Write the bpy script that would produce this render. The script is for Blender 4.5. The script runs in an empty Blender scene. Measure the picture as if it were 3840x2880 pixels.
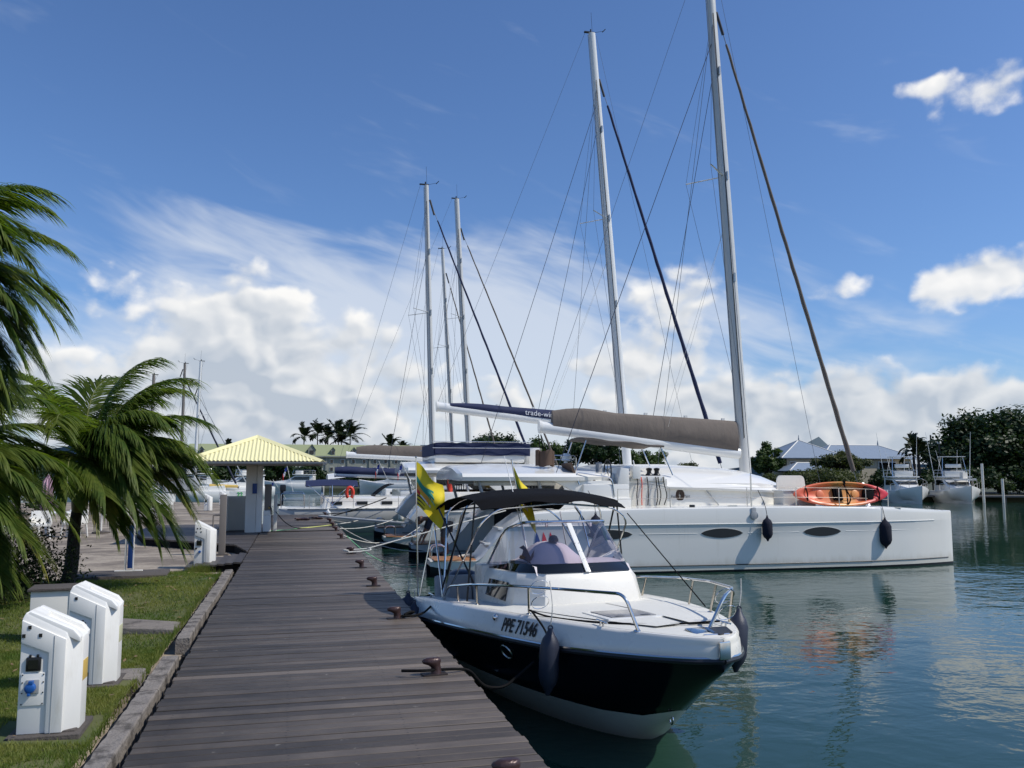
import bpy, bmesh, math, random
from mathutils import Vector, Matrix
R = math.radians
rnd = random.Random(7)
sc = bpy.context.scene
# ---------------------------------------------------------------- camera, sky, sun, exposure
CAMZ = 2.55
cd = bpy.data.cameras.new('camera'); cam = bpy.data.objects.new('camera', cd); sc.collection.objects.link(cam)
cd.lens = 29.95; cd.sensor_width = 36; cd.clip_start = .05; cd.clip_end = 9000
cam.location = (0, 0, CAMZ); cam.rotation_euler = (R(96.1), 0, R(-14.3))
sc.camera = cam
sc.cycles.use_denoising = True
sc.cycles.max_bounces = 6; sc.cycles.diffuse_bounces = 3; sc.cycles.glossy_bounces = 3; sc.cycles.transparent_max_bounces = 24
sc.cycles.caustics_reflective = False; sc.cycles.caustics_refractive = False
sc.cycles.sample_clamp_indirect = 6
sc.view_settings.view_transform = 'Standard'; sc.view_settings.look = 'None'
sc.view_settings.exposure = 0.0; sc.view_settings.gamma = 1
SUN_EL = R(49); SUN_AZ = R(115)          # azimuth clockwise from +Y
sd = bpy.data.lights.new('sun', 'SUN'); sun = bpy.data.objects.new('sun', sd); sc.collection.objects.link(sun)
sd.energy = 3.7; sd.angle = R(.5); sd.color = (1, .955, .88)
sv = Vector((math.sin(SUN_AZ)*math.cos(SUN_EL), math.cos(SUN_AZ)*math.cos(SUN_EL), math.sin(SUN_EL)))
sun.rotation_euler = sv.to_track_quat('Z', 'Y').to_euler()
sun.location = (30, -5, 40)

class NT:                                 # small node-tree writer
    def __init__(s, tree): s.t = tree; s.n = tree.nodes; s.l = tree.links; s.n.clear()
    def node(s, typ, **kw):
        n = s.n.new(typ); ins = kw.pop('ins', {})
        for k, v in kw.items(): setattr(n, k, v)
        for k, v in ins.items(): s.put(n.inputs[k], v)
        return n
    def put(s, sock, v):
        if isinstance(v, bpy.types.NodeSocket): s.l.new(v, sock)
        elif isinstance(v, bpy.types.Node): s.l.new(v.outputs[0], sock)
        else: sock.default_value = v
    def m(s, op, a, b=0.0, c=None, clamp=False):
        n = s.node('ShaderNodeMath', operation=op, use_clamp=clamp); s.put(n.inputs[0], a); s.put(n.inputs[1], b)
        if c is not None: s.put(n.inputs[2], c)
        return n.outputs[0]
    def vm(s, op, a, b=(0, 0, 0)):
        n = s.node('ShaderNodeVectorMath', operation=op); s.put(n.inputs[0], a); s.put(n.inputs[1], b); return n.outputs[0]
    def mix(s, f, a, b, mode='MIX'):
        n = s.node('ShaderNodeMix', data_type='RGBA', blend_type=mode); s.put(n.inputs[0], f); s.put(n.inputs[6], a); s.put(n.inputs[7], b); return n.outputs[2]
    def ramp(s, x, lo, hi):
        n = s.node('ShaderNodeMapRange', interpolation_type='SMOOTHSTEP', clamp=True)
        s.put(n.inputs[0], x); n.inputs[1].default_value = lo; n.inputs[2].default_value = hi; return n.outputs[0]
    dim = '3D'
    def noise(s, vec, scale, detail=4, rough=.5, dist=0.0):
        n = s.node('ShaderNodeTexNoise', noise_dimensions=s.dim); s.put(n.inputs['Vector'], vec)
        n.inputs['Scale'].default_value = scale; n.inputs['Detail'].default_value = detail
        n.inputs['Roughness'].default_value = rough; n.inputs['Distortion'].default_value = dist; return n.outputs[0]

def build_sky():
    w = bpy.data.worlds.new('World'); sc.world = w; w.use_nodes = True
    t = NT(w.node_tree); t.dim = '2D'
    w.cycles.sampling_method = 'MANUAL'; w.cycles.sample_map_resolution = 512
    sky = t.node('ShaderNodeTexSky', sky_type='NISHITA', sun_disc=False, sun_elevation=SUN_EL, sun_rotation=SUN_AZ,
                 altitude=0, air_density=1.0, dust_density=.8, ozone_density=4.0)
    skyc = t.mix(1.0, sky.outputs[0], (.70, .86, 1.08, 1), 'MULTIPLY')
    d = t.node('ShaderNodeTexCoord').outputs['Generated']
    sep = t.node('ShaderNodeSeparateXYZ', ins={0: d})
    az = t.m('ARCTAN2', sep.outputs[0], sep.outputs[1]); el = t.m('ARCSINE', sep.outputs[2])
    p = t.node('ShaderNodeCombineXYZ', ins={0: az, 1: t.m('MULTIPLY', el, 1.25), 2: .37}).outputs[0]
    def blob(a, e, ra, re):               # how much cloud stands about azimuth a, elevation e
        x = t.m('DIVIDE', t.m('SUBTRACT', az, a), ra); y = t.m('DIVIDE', t.m('SUBTRACT', el, e), re)
        r2 = t.m('ADD', t.m('MULTIPLY', x, x), t.m('MULTIPLY', y, y))
        return t.m('EXPONENT', t.m('MULTIPLY', r2, -1.0))
    cov = t.m('MULTIPLY', t.noise(p, 2.6, 2), t.ramp(el, .33, .03))          # the bank that rings the horizon
    view = blob(.25, .18, .85, .6); cov = t.m('MULTIPLY', cov, t.m('ADD', .36, t.m('MULTIPLY', t.m('SUBTRACT', 1.0, view), .34)))   # as cloudy all round as it is ahead
    cov = t.m('ADD', cov, t.m('MULTIPLY', t.m('MULTIPLY', t.ramp(el, .115, .03), t.noise(p, 3.1, 1)), .34))      # low clouds along the horizon
    for a, e, ra, re, s in ((-.13, .195, .075, .075, .30), (-.03, .15, .09, .08, .30), (.09, .155, .045, .08, .27), (-.06, .10, .25, .05, .19),
                            (.44, .175, .06, .075, .26), (.36, .12, .10, .04, .16), (.66, .085, .20, .040, .33), (.78, .205, .13, .030, .46), (.60, .205, .05, .014, .06),
                            (.775, .385, .065, .035, .52), (.86, .27, .06, .02, .2), (.71, .40, .03, .012, .2)):
        cov = t.m('ADD', cov, t.m('MULTIPLY', blob(a, e, ra, re), s))
    def vor(q, scale, det):
        n = t.node('ShaderNodeTexVoronoi', feature='SMOOTH_F1', voronoi_dimensions='2D', ins={'Vector': q, 'Scale': scale, 'Detail': det, 'Roughness': .55, 'Lacunarity': 2.1, 'Smoothness': .35}); return n.outputs['Distance']
    wob = t.node('ShaderNodeTexNoise', noise_dimensions='2D', ins={'Vector': p, 'Scale': 14.0, 'Detail': 3.0}).outputs['Color']
    pq = t.vm('ADD', p, t.vm('MULTIPLY', t.vm('SUBTRACT', wob, (.5, .5, .5)), (.05, .05, 0)))
    def dens(off):                        # billows: cells heaped on cells, frayed by noise
        q = t.vm('ADD', pq, off)
        bil = t.m('SUBTRACT', 1.0, vor(q, 10, 2.0))
        return t.m('ADD', t.m('ADD', t.m('MULTIPLY', bil, .36), t.m('MULTIPLY', t.noise(q, 5, 3), .40)), .115), bil
    n0, b0 = dens((0, 0, 0)); n1, b1 = dens((.010, .014, 0))
    x0 = t.m('ADD', n0, cov)
    x0 = t.m('ADD', x0, t.m('MULTIPLY', t.m('SUBTRACT', t.noise(p, 40, 4, .6), .5), .16))
    cov2 = t.ramp(cov, .10, .20)
    c = t.m('MULTIPLY', t.ramp(x0, .65, .85), cov2)
    core = t.ramp(x0, .76, 1.0)
    rel = t.m('MULTIPLY', t.m('SUBTRACT', n0, n1), 3.0)
    low = t.ramp(el, .25, .09)
    lit = t.m('ADD', t.m('SUBTRACT', .72, t.m('MULTIPLY', low, .30)), rel, clamp=True)
    lit = t.m('SUBTRACT', lit, t.m('MULTIPLY', core, t.m('MULTIPLY', low, .34)), clamp=True)
    ccol = t.mix(lit, (3.9, 4.4, 5.1, 1), (8.2, 8.05, 7.8, 1))
    # thin high veil, in long streaks
    sv_ = t.node('ShaderNodeVectorRotate', rotation_type='Z_AXIS', ins={'Vector': p, 'Angle': R(22)}).outputs[0]
    sv_ = t.vm('MULTIPLY', sv_, (1, 3.4, 1))
    st = t.noise(sv_, 5.5, 4, .55, .3)
    veil = t.m('ADD', t.m('MULTIPLY', blob(.16, .13, .36, .14), .66), t.m('MULTIPLY', blob(-.12, .25, .10, .05), .25))
    veil = t.m('ADD', veil, t.m('MULTIPLY', t.ramp(el, .30, .05), .18))
    vm_ = t.m('MULTIPLY', t.ramp(t.m('ADD', t.m('MULTIPLY', st, .8), veil), .50, 1.02), .74)
    haze = t.ramp(el, .115, -.01)
    base = t.mix(t.m('MULTIPLY', haze, .70), skyc, (4.2, 4.9, 5.7, 1))
    base = t.mix(vm_, base, (5.9, 6.3, 6.9, 1))
    col = t.mix(t.m('MULTIPLY', c, .93), base, ccol)
    col = t.mix(t.ramp(el, .0, -.06), col, (1.2, 1.5, 1.6, 1))
    bg = t.node('ShaderNodeBackground', ins={0: col, 1: .125})
    t.l.new(bg.outputs[0], t.node('ShaderNodeOutputWorld').inputs[0])
build_sky()

# ---------------------------------------------------------------- helpers
col = sc.collection
def xf(loc=(0, 0, 0), rz=0, ry=0, rx=0): return Matrix.Translation(loc) @ Matrix.Rotation(rz, 4, 'Z') @ Matrix.Rotation(ry, 4, 'Y') @ Matrix.Rotation(rx, 4, 'X')
class MB:
    """collects shapes; build() links them as ONE mesh object"""
    def __init__(s): s.v = []; s.f = []; s.mi = []; s.cur = 0
    def add(s, vs, fs):
        o = len(s.v); s.v += [tuple(v) for v in vs]; s.f += [tuple(i+o for i in f) for f in fs]; s.mi += [s.cur]*len(fs); return s
    def box(s, c, d, rz=0, ry=0, rx=0):
        M = xf(c, rz, ry, rx); h = [q/2 for q in d]
        vs = [M @ Vector((x*h[0], y*h[1], z*h[2])) for z in (-1, 1) for y in (-1, 1) for x in (-1, 1)]
        return s.add(vs, [(0, 2, 3, 1), (4, 5, 7, 6), (0, 1, 5, 4), (2, 6, 7, 3), (0, 4, 6, 2), (1, 3, 7, 5)])
    def tube(s, pts, r, n=8, caps=True, closed=False, flat=1.0):
        pts = [Vector(p) for p in pts]; k = len(pts); rs = r if isinstance(r, (list, tuple)) else [r]*k
        vs = []; up = None
        for i, p in enumerate(pts):
            if closed: d = pts[(i+1) % k] - pts[i-1]
            else: d = pts[min(i+1, k-1)] - pts[max(i-1, 0)]
            if d.length < 1e-9: d = Vector((0, 0, 1))
            d.normalize()
            if up is None:
                up = Vector((0, 0, 1)) if abs(d.z) < .9 else Vector((1, 0, 0))
            a = d.cross(up)
            if a.length < 1e-6: a = d.orthogonal()
            a.normalize(); b = a.cross(d).normalized(); up = b
            for j in range(n):
                t = 2*math.pi*j/n; vs.append(p + a*math.cos(t)*rs[i] + b*math.sin(t)*rs[i]*flat)
        fs = []
        for i in range(k if closed else k-1):
            i2 = (i+1) % k
            for j in range(n): fs.append((i*n+j, i*n+(j+1) % n, i2*n+(j+1) % n, i2*n+j))
        if caps and not closed: fs += [tuple(range(n))[::-1], tuple((k-1)*n+j for j in range(n))]
        return s.add(vs, fs)
    def lathe(s, prof, n=16, M=None):
        M = M or Matrix(); vs = []; k = len(prof)
        for r, z in prof:
            for j in range(n):
                t = 2*math.pi*j/n; vs.append(M @ Vector((r*math.cos(t), r*math.sin(t), z)))
        fs = [(i*n+j, i*n+(j+1) % n, (i+1)*n+(j+1) % n, (i+1)*n+j) for i in range(k-1) for j in range(n)]
        fs += [tuple(range(n))[::-1], tuple((k-1)*n+j for j in range(n))]
        return s.add(vs, fs)
    def prism(s, poly, z0, z1, M=None):
        M = M or Matrix(); n = len(poly)
        vs = [M @ Vector((x, y, z0)) for x, y in poly] + [M @ Vector((x, y, z1)) for x, y in poly]
        fs = [tuple(range(n))[::-1], tuple(range(n, 2*n))] + [(i, (i+1) % n, n+(i+1) % n, n+i) for i in range(n)]
        return s.add(vs, fs)
    def loft(s, secs, closed=False, caps=False):
        n = len(secs[0]); vs = [p for q in secs for p in q]; fs = []
        for i in range(len(secs)-1):
            for j in range(n if closed else n-1):
                fs.append((i*n+j, i*n+(j+1) % n, (i+1)*n+(j+1) % n, (i+1)*n+j))
        if caps: fs += [tuple(range(n))[::-1], tuple((len(secs)-1)*n+j for j in range(n))]
        return s.add(vs, fs)
    def sheet(s, fn, nu, nv, th=0.0):
        vs = [fn(i/nu, j/nv) for i in range(nu+1) for j in range(nv+1)]
        fs = [(i*(nv+1)+j, (i+1)*(nv+1)+j, (i+1)*(nv+1)+j+1, i*(nv+1)+j+1) for i in range(nu) for j in range(nv)]
        s.add(vs, fs)
        return s
    def build(s, name, mat, parent=None, smooth=35, bevel=0, solid=0, loc=None, seg=2, sub=0):
        me = bpy.data.meshes.new(name); me.from_pydata(s.v, [], s.f)
        mats = mat if isinstance(mat, (list, tuple)) else [mat]
        for m_ in mats: me.materials.append(m_)
        if len(mats) > 1: me.polygons.foreach_set('material_index', s.mi)
        bm = bmesh.new(); bm.from_mesh(me)
        bmesh.ops.remove_doubles(bm, verts=bm.verts, dist=1e-5)
        if solid:
            bmesh.ops.recalc_face_normals(bm, faces=bm.faces)
            bmesh.ops.solidify(bm, geom=bm.faces[:], thickness=solid)
        if bevel:
            es = [e for e in bm.edges if len(e.link_faces) == 2 and e.calc_face_angle(0) > .5]
            bmesh.ops.bevel(bm, geom=es, offset=bevel, segments=seg, profile=.6, affect='EDGES', clamp_overlap=True)
        bmesh.ops.recalc_face_normals(bm, faces=bm.faces)
        bm.to_mesh(me); bm.free()
        if smooth:
            me.polygons.foreach_set('use_smooth', [True]*len(me.polygons)); me.set_sharp_from_angle(angle=R(smooth))
        o = bpy.data.objects.new(name, me); col.objects.link(o)
        if parent: o.parent = parent
        if loc: o.location = loc
        if sub:
            md = o.modifiers.new('sub', 'SUBSURF'); md.levels = md.render_levels = sub
        return o
def tag(o, label=None, cat=None, group=None, kind=None):
    if label: o['label'] = label
    if cat: o['category'] = cat
    if group: o['group'] = group
    if kind: o['kind'] = kind
    return o
def empty(name, loc=(0, 0, 0), rz=0, label=None, cat=None, group=None, parent=None):
    o = bpy.data.objects.new(name, None); col.objects.link(o); o.location = loc; o.rotation_euler = (0, 0, rz); o.empty_display_size = .2
    if parent: o.parent = parent
    return tag(o, label, cat, group)
def kids(o): return [c for c in ALLKIDS.get(o.name, [])]
def copy_tree(o, parent=None):
    c = o.copy(); col.objects.link(c); c.parent = parent
    for ch in list(o.children): copy_tree(ch, c)
    return c
def flat_obj(name, me, mat, parent=None):
    me.materials.append(mat); o = bpy.data.objects.new(name, me); col.objects.link(o); o.parent = parent; return o
def text_mesh(body, size, name, mat, parent, fn, depth=.004, xs=1.0, bold=0.0):
    """lettering, its letters laid on a surface by fn(u, v, w)"""
    cu = bpy.data.curves.new('t', 'FONT'); cu.body = body; cu.size = size; cu.extrude = depth; cu.offset = bold; cu.resolution_u = 4
    ob = bpy.data.objects.new('t', cu); col.objects.link(ob)
    dg = bpy.context.evaluated_depsgraph_get(); me = bpy.data.meshes.new_from_object(ob.evaluated_get(dg))
    bpy.data.objects.remove(ob)
    for v in me.vertices: v.co = Vector(fn(v.co.x*xs, v.co.y, v.co.z))
    me.name = name; me.materials.clear()
    return flat_obj(name, me, mat, parent)
def bez(*pts, n=16):
    """smooth path through points (Catmull-Rom)"""
    P = [Vector(p) for p in pts]; out = []
    Q = [2*P[0]-P[1]] + P + [2*P[-1]-P[-2]]
    for i in range(1, len(Q)-2):
        for k in range(n if i < len(Q)-3 else n+1):
            t = k/n; a, b, c, d = Q[i-1], Q[i], Q[i+1], Q[i+2]
            out.append(.5*((2*b) + (c-a)*t + (2*a-5*b+4*c-d)*t*t + (3*b-a-3*c+d)*t**3))
    return out
def sag(a, b, drop, n=14):
    a, b = Vector(a), Vector(b); return [a.lerp(b, i/n) - Vector((0, 0, drop*4*(i/n)*(1-i/n))) for i in range(n+1)]
def fillet(pts, r, n=5):
    """polyline with rounded corners (bent pipe)"""
    P = [Vector(p) for p in pts]; out = [P[0]]
    for i in range(1, len(P)-1):
        a = (P[i-1]-P[i]); b = (P[i+1]-P[i]); q = min(r, a.length*.45, b.length*.45); a.normalize(); b.normalize()
        s0 = P[i]+a*q; s1 = P[i]+b*q
        for k in range(n+1):
            t = k/n; out.append(s0*(1-t)**2 + P[i]*2*t*(1-t) + s1*t*t)
    return out + [P[-1]]
def interp(x, xs, ys):
    if x <= xs[0]: return ys[0]
    for i in range(len(xs)-1):
        if x <= xs[i+1]: return ys[i] + (ys[i+1]-ys[i])*(x-xs[i])/(xs[i+1]-xs[i])
    return ys[-1]

# ---------------------------------------------------------------- materials
def material(name, c, rough=.5, metal=0, var=.12, scale=3., bump=0, bscale=40., stretch=(1, 1, 1), spec=.5, coat=0, dirt=None, dscale=2., dlo=.5, dhi=.75, rand=0, detail=5, alpha=None):
    m = bpy.data.materials.new(name); m.use_nodes = True; t = NT(m.node_tree)
    P = t.node('ShaderNodeBsdfPrincipled'); out = t.node('ShaderNodeOutputMaterial'); t.l.new(P.outputs[0], out.inputs[0])
    co = t.node('ShaderNodeTexCoord').outputs['Object']
    if rand: # vary between copies
        oi = t.node('ShaderNodeObjectInfo').outputs['Random']
        co = t.vm('ADD', co, t.node('ShaderNodeCombineXYZ', ins={0: t.m('MULTIPLY', oi, 37.), 1: t.m('MULTIPLY', oi, 91.), 2: t.m('MULTIPLY', oi, 13.)}).outputs[0])
    co = t.vm('MULTIPLY', co, stretch)
    n = t.noise(co, scale, detail, .6)
    cc = (*c, 1); f = t.m('ADD', 1-var, t.m('MULTIPLY', n, 2*var))
    if rand: f = t.m('MULTIPLY', f, t.m('ADD', 1-rand, t.m('MULTIPLY', oi, 2*rand)))
    v = t.node('ShaderNodeCombineXYZ', ins={0: f, 1: f, 2: f}).outputs[0]
    colr = t.mix(1.0, cc, v, 'MULTIPLY')
    if dirt:
        colr = t.mix(t.ramp(t.noise(co, dscale, 6, .65), dlo, dhi), colr, (*dirt, 1))
    t.put(P.inputs['Base Color'], colr)
    P.inputs['Metallic'].default_value = metal; P.inputs['Specular IOR Level'].default_value = spec
    t.put(P.inputs['Roughness'], t.m('ADD', rough-.08*min(1, rough*3), t.m('MULTIPLY', n, .16*min(1, rough*3)), clamp=True))
    if coat: P.inputs['Coat Weight'].default_value = coat; P.inputs['Coat Roughness'].default_value = .04
    if bump:
        b = t.node('ShaderNodeBump', ins={'Strength': bump, 'Distance': .02, 'Height': t.noise(co, bscale, 4, .6)})
        t.l.new(b.outputs[0], P.inputs['Normal'])
    return m
def leaf_material(name, c1, c2, rough=.42, trans=.3, scale=1.3, rand=0):
    m = bpy.data.materials.new(name); m.use_nodes = True; t = NT(m.node_tree)
    co = t.node('ShaderNodeTexCoord').outputs['Object']
    f = t.ramp(t.m('ADD', t.m('MULTIPLY', t.noise(co, scale, 4), .6), t.m('MULTIPLY', t.noise(co, scale*9, 3), .4)), .36, .64)
    cc = t.mix(f, (*c1, 1), (*c2, 1))
    P = t.node('ShaderNodeBsdfPrincipled', ins={'Base Color': cc, 'Roughness': rough, 'Specular IOR Level': .25})
    T = t.node('ShaderNodeBsdfTranslucent', ins={'Color': t.mix(1., cc, (1.5, 1.7, .6, 1), 'MULTIPLY')})
    X = t.node('ShaderNodeMixShader', ins={0: trans, 1: P.outputs[0], 2: T.outputs[0]})
    t.l.new(X.outputs[0], t.node('ShaderNodeOutputMaterial').inputs[0]); return m
def glass_material(name, tint, gloss=.12, rough=.02, opacity=0.0, base=(0, 0, 0)):
    m = bpy.data.materials.new(name); m.use_nodes = True; t = NT(m.node_tree)
    tr = t.node('ShaderNodeBsdfTransparent', ins={'Color': (*tint, 1)})
    if opacity:
        df = t.node('ShaderNodeBsdfDiffuse', ins={'Color': (*base, 1)})
        tr = t.node('ShaderNodeMixShader', ins={0: opacity, 1: tr.outputs[0], 2: df.outputs[0]})
    gl = t.node('ShaderNodeBsdfGlossy', ins={'Color': (1, 1, 1, 1), 'Roughness': rough})
    fr = t.node('ShaderNodeFresnel', ins={'IOR': 1.45})
    X = t.node('ShaderNodeMixShader', ins={0: t.m('ADD', t.m('MULTIPLY', fr, .9), gloss*.3, clamp=True), 1: tr.outputs[0], 2: gl.outputs[0]})
    t.l.new(X.outputs[0], t.node('ShaderNodeOutputMaterial').inputs[0]); return m

G = {}
G['gel'] = material('white_gelcoat', (.80, .78, .72), .22, var=.03, coat=.3)
G['gelw'] = material('warm_gelcoat', (.82, .78, .69), .28, var=.03, coat=.2)
G['nonskid'] = material('pale_nonskid', (.70, .68, .61), .6, var=.05, bump=.2, bscale=400)
G['navyhull'] = material('navy_black_hull', (.004, .005, .009), .14, var=.2, coat=.15, spec=.3)
G['boot'] = material('antifouling', (.010, .014, .02), .6)
G['bootw'] = material('pale_bottom_paint', (.76, .73, .64), .5, var=.1, dirt=(.3, .31, .25), dscale=1.5, dlo=.55, dhi=.9)
G['steel'] = material('stainless_steel', (.72, .70, .67), .12, 1, var=.05)
G['steelw'] = material('worn_steel', (.55, .5, .42), .25, 1, var=.15)
def stained_hull(name, c, rough):
    m = material(name, c, rough, var=.04, scale=.6, coat=.3); t = NT.__new__(NT); t.t = m.node_tree; t.n = t.t.nodes; t.l = t.t.links
    P = next(n for n in t.n if n.type == 'BSDF_PRINCIPLED'); src = P.inputs['Base Color'].links[0].from_socket
    co = t.node('ShaderNodeTexCoord').outputs['Object']; z = t.node('ShaderNodeSeparateXYZ', ins={0: co}).outputs[2]
    g = t.m('MULTIPLY', t.ramp(t.m('ADD', z, t.m('MULTIPLY', t.noise(t.vm('MULTIPLY', co, (3, 3, .6)), 2.0, 5, .6), -.35)), .22, -.06), .45)      # scum line and run-off streaks
    st = t.m('MULTIPLY', t.ramp(t.noise(t.vm('MULTIPLY', co, (5, 5, .35)), 1.4, 5, .6), .60, .80), .22)
    t.put(P.inputs['Base Color'], t.mix(t.m('MAXIMUM', g, st), src, (.46, .42, .32, 1))); return m
G['gelg'] = stained_hull('hull_gelcoat', (.78, .76, .70), .16)
G['shadehull'] = material('shaded_white_hull', (.46, .45, .42), .3, var=.06)  # white yacht hull, its shade put into a darker grey colour
G['black'] = material('black_canvas', (.008, .008, .009), .9, var=.3, bump=.3, bscale=60, spec=.1)
G['blackp'] = material('black_plastic', (.012, .012, .013), .35)
G['rubber'] = material('dark_rubber', (.018, .019, .024), .45, var=.2)
G['fender'] = material('navy_fender', (.022, .026, .045), .5, var=.15, bump=.15, bscale=90)
G['fendercloth'] = material('navy_fender_cover', (.006, .008, .022), .9, var=.2, bump=.5, bscale=200)
G['rope'] = material('white_rope', (.62, .60, .54), .8, var=.2, scale=60, bump=.6, bscale=150)
G['ropek'] = material('black_rope', (.010, .010, .010), .9, var=.3, scale=60, bump=.3, bscale=150, spec=.1)
G['ropeg'] = material('green_hose', (.16, .42, .22), .45)
G['ropey'] = material('yellow_hose', (.72, .75, .22), .45)
G['wire'] = material('rigging_wire', (.12, .13, .15), .4, .6)
G['ropeblue'] = material('dark_blue_rope', (.010, .014, .035), .7)
G['mast'] = material('white_mast_paint', (.76, .76, .73), .25, var=.03)
G['mastg'] = material('grey_mast_alloy', (.62, .61, .57), .35, .1, var=.06)
G['taupe'] = material('taupe_canvas', (.150, .124, .103), .85, var=.16, scale=1.6, bump=1.0, bscale=3.2, stretch=(1.6, 1, .7))
G['navycanvas'] = material('navy_canvas', (.012, .020, .068), .8, var=.15, bump=.3, bscale=12)
G['brown'] = material('brown_cushion', (.10, .062, .042), .8, var=.15)
G['teak'] = material('teak_deck', (.34, .16, .07), .5, var=.2, scale=8, stretch=(1, 12, 1))
G['greycush'] = material('grey_cushion', (.40, .40, .40), .75, var=.08, bump=.2, bscale=120)
G['darkglass'] = material('dark_window_glass', (.008, .009, .010), .05, var=.1, spec=.7)
G['portglass'] = material('smoked_port_glass', (.012, .014, .015), .4, var=.05)
G['windglass'] = glass_material('acrylic_windscreen', (.87, .84, .90), .12, .03, .025, (.55, .45, .6))
G['white'] = material('white_paint', (.80, .78, .72), .4, var=.05)
G['whitedull'] = material('weathered_white_paint', (.70, .67, .60), .6, var=.08, dirt=(.45, .43, .38), dscale=1.5, dlo=.6, dhi=1.0)
G['ped'] = material('pedestal_plastic', (.82, .80, .74), .35, var=.05, scale=5, dirt=(.56, .52, .42), dscale=2.6, dlo=.56, dhi=.95, stretch=(2.2, 2.2, .5))
G['conc'] = material('old_concrete', (.20, .175, .15), .9, var=.3, scale=6, bump=.8, bscale=30, dirt=(.06, .052, .045), dscale=4, dlo=.5, dhi=.72)
G['concp'] = material('plinth_concrete', (.085, .072, .062), .9, var=.35, scale=9, bump=.7, bscale=40)
G['kerb'] = material('kerb_concrete', (.22, .195, .17), .9, var=.35, scale=7, bump=1.0, bscale=22, dirt=(.075, .065, .055), dscale=5, dlo=.47, dhi=.66)
G['iron'] = material('rust_brown_cast_iron', (.060, .032, .028), .32, .3, var=.35, scale=12, bump=.3, bscale=30)
G['irond'] = material('dark_iron_plate', (.03, .022, .02), .6, .3, var=.3)
G['yellowroof'] = material('yellow_painted_sheet', (.86, .79, .42), .45, var=.05)
G['zinc'] = material('grey_gutter', (.36, .37, .37), .45, var=.1)
G['taupepost'] = material('taupe_painted_post', (.20, .175, .15), .6, var=.1)
G['blue'] = material('socket_blue', (.01, .09, .33), .35)
G['signblue'] = material('sign_blue', (.012, .05, .20), .4, var=.2)
G['amber'] = material('amber_sticker', (.62, .42, .10), .4)
G['cream'] = material('cream_sticker', (.55, .54, .34), .4)
G['orange'] = material('orange_plate', (.42, .16, .05), .5)
G['red'] = material('buoy_red', (.75, .06, .03), .45)
G['ink'] = material('black_lettering', (.01, .01, .012), .5, var=0)
G['inkw'] = material('white_lettering', (.8, .8, .8), .5, var=0)
G['inkg'] = material('green_lettering', (.08, .5, .10), .5, var=0)
G['flagy'] = material('yellow_flag_cloth', (.80, .62, .02), .7, var=.06)
G['flagt'] = material('teal_flag_cloth', (.03, .28, .20), .7)
G['flago'] = material('orange_flag_cloth', (.85, .35, .06), .7)
G['flagk'] = material('black_flag_cloth', (.01, .01, .01), .8)
G['flagw'] = material('white_flag_cloth', (.75, .75, .75), .7)
G['flagr'] = material('red_flag_cloth', (.65, .03, .03), .7)
G['flagb'] = material('blue_flag_cloth', (.02, .04, .22), .7)
G['mauve'] = material('mauve_parasol_cloth', (.42, .27, .33), .8, var=.15)
G['skin'] = material('skin', (.16, .08, .05), .5)
G['shirt'] = material('navy_shirt', (.008, .010, .022), .8)
G['shorts'] = material('grey_shorts', (.10, .095, .09), .8)
G['hair'] = material('dark_hair', (.01, .008, .007), .6)
# ================================================================ THE SETTING
def water_material():
    m = bpy.data.materials.new('harbour_water'); m.use_nodes = True; t = NT(m.node_tree)
    co = t.node('ShaderNodeTexCoord').outputs['Object']
    P = t.node('ShaderNodeBsdfPrincipled', ins={'Base Color': t.mix(t.noise(co, .12, 2), (.012, .040, .027, 1), (.018, .050, .033, 1)), 'Roughness': .045, 'IOR': 1.333, 'Specular IOR Level': .4})
    calm = t.ramp(t.noise(co, .055, 2), .38, .62)         # cat's-paws: calm and ruffled patches
    h = t.m('ADD', t.m('MULTIPLY', t.noise(t.vm('MULTIPLY', co, (1, 1.5, 1)), 1.1, 3, .55, .4), 1.0), t.m('MULTIPLY', t.noise(co, 3.6, 3, .55, .3), .34))
    h = t.m('ADD', h, t.m('MULTIPLY', t.noise(co, .28, 2), 1.3))
    b = t.node('ShaderNodeBump', ins={'Strength': t.m('ADD', .035, t.m('MULTIPLY', calm, .10)), 'Distance': .22, 'Height': h})
    t.l.new(b.outputs[0], P.inputs['Normal'])
    t.l.new(P.outputs[0], t.node('ShaderNodeOutputMaterial').inputs[0]); return m
tag(MB().add([(-4000, -1500, 0), (4000, -1500, 0), (4000, 6000, 0), (-4000, 6000, 0)], [(0, 1, 2, 3)]).build('water', water_material(), smooth=0), kind='structure')
ZD = .85; ZQ = .64; ZL = .74
XL, XR = -.93, 1.50
# ---- quay paving on the left (concrete), one sheet with a wall down into the water
def ground_material():
    m = bpy.data.materials.new('quay_paving'); m.use_nodes = True; t = NT(m.node_tree)
    co = t.node('ShaderNodeTexCoord').outputs['Object']
    n = t.noise(t.vm('MULTIPLY', co, (.8, 1.1, 1)), .9, 6, .65); n2 = t.noise(co, 14, 5, .7)
    c = t.mix(t.ramp(n, .40, .62), (.18, .145, .11, 1), (.40, .335, .255, 1))
    c = t.mix(t.m('MULTIPLY', t.ramp(n2, .35, .75), .45), c, (.08, .07, .06, 1))
    P = t.node('ShaderNodeBsdfPrincipled', ins={'Base Color': c, 'Roughness': .9})
    b = t.node('ShaderNodeBump', ins={'Strength': .4, 'Distance': .02, 'Height': n2}); t.l.new(b.outputs[0], P.inputs['Normal'])
    t.l.new(P.outputs[0], t.node('ShaderNodeOutputMaterial').inputs[0]); return m
G['ground'] = ground_material()
qp = [(-60, -6), (-1.1, -6), (-1.1, 34), (-1.9, 38.5), (-3.2, 62), (-9, 66), (-60, 66)]
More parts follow.
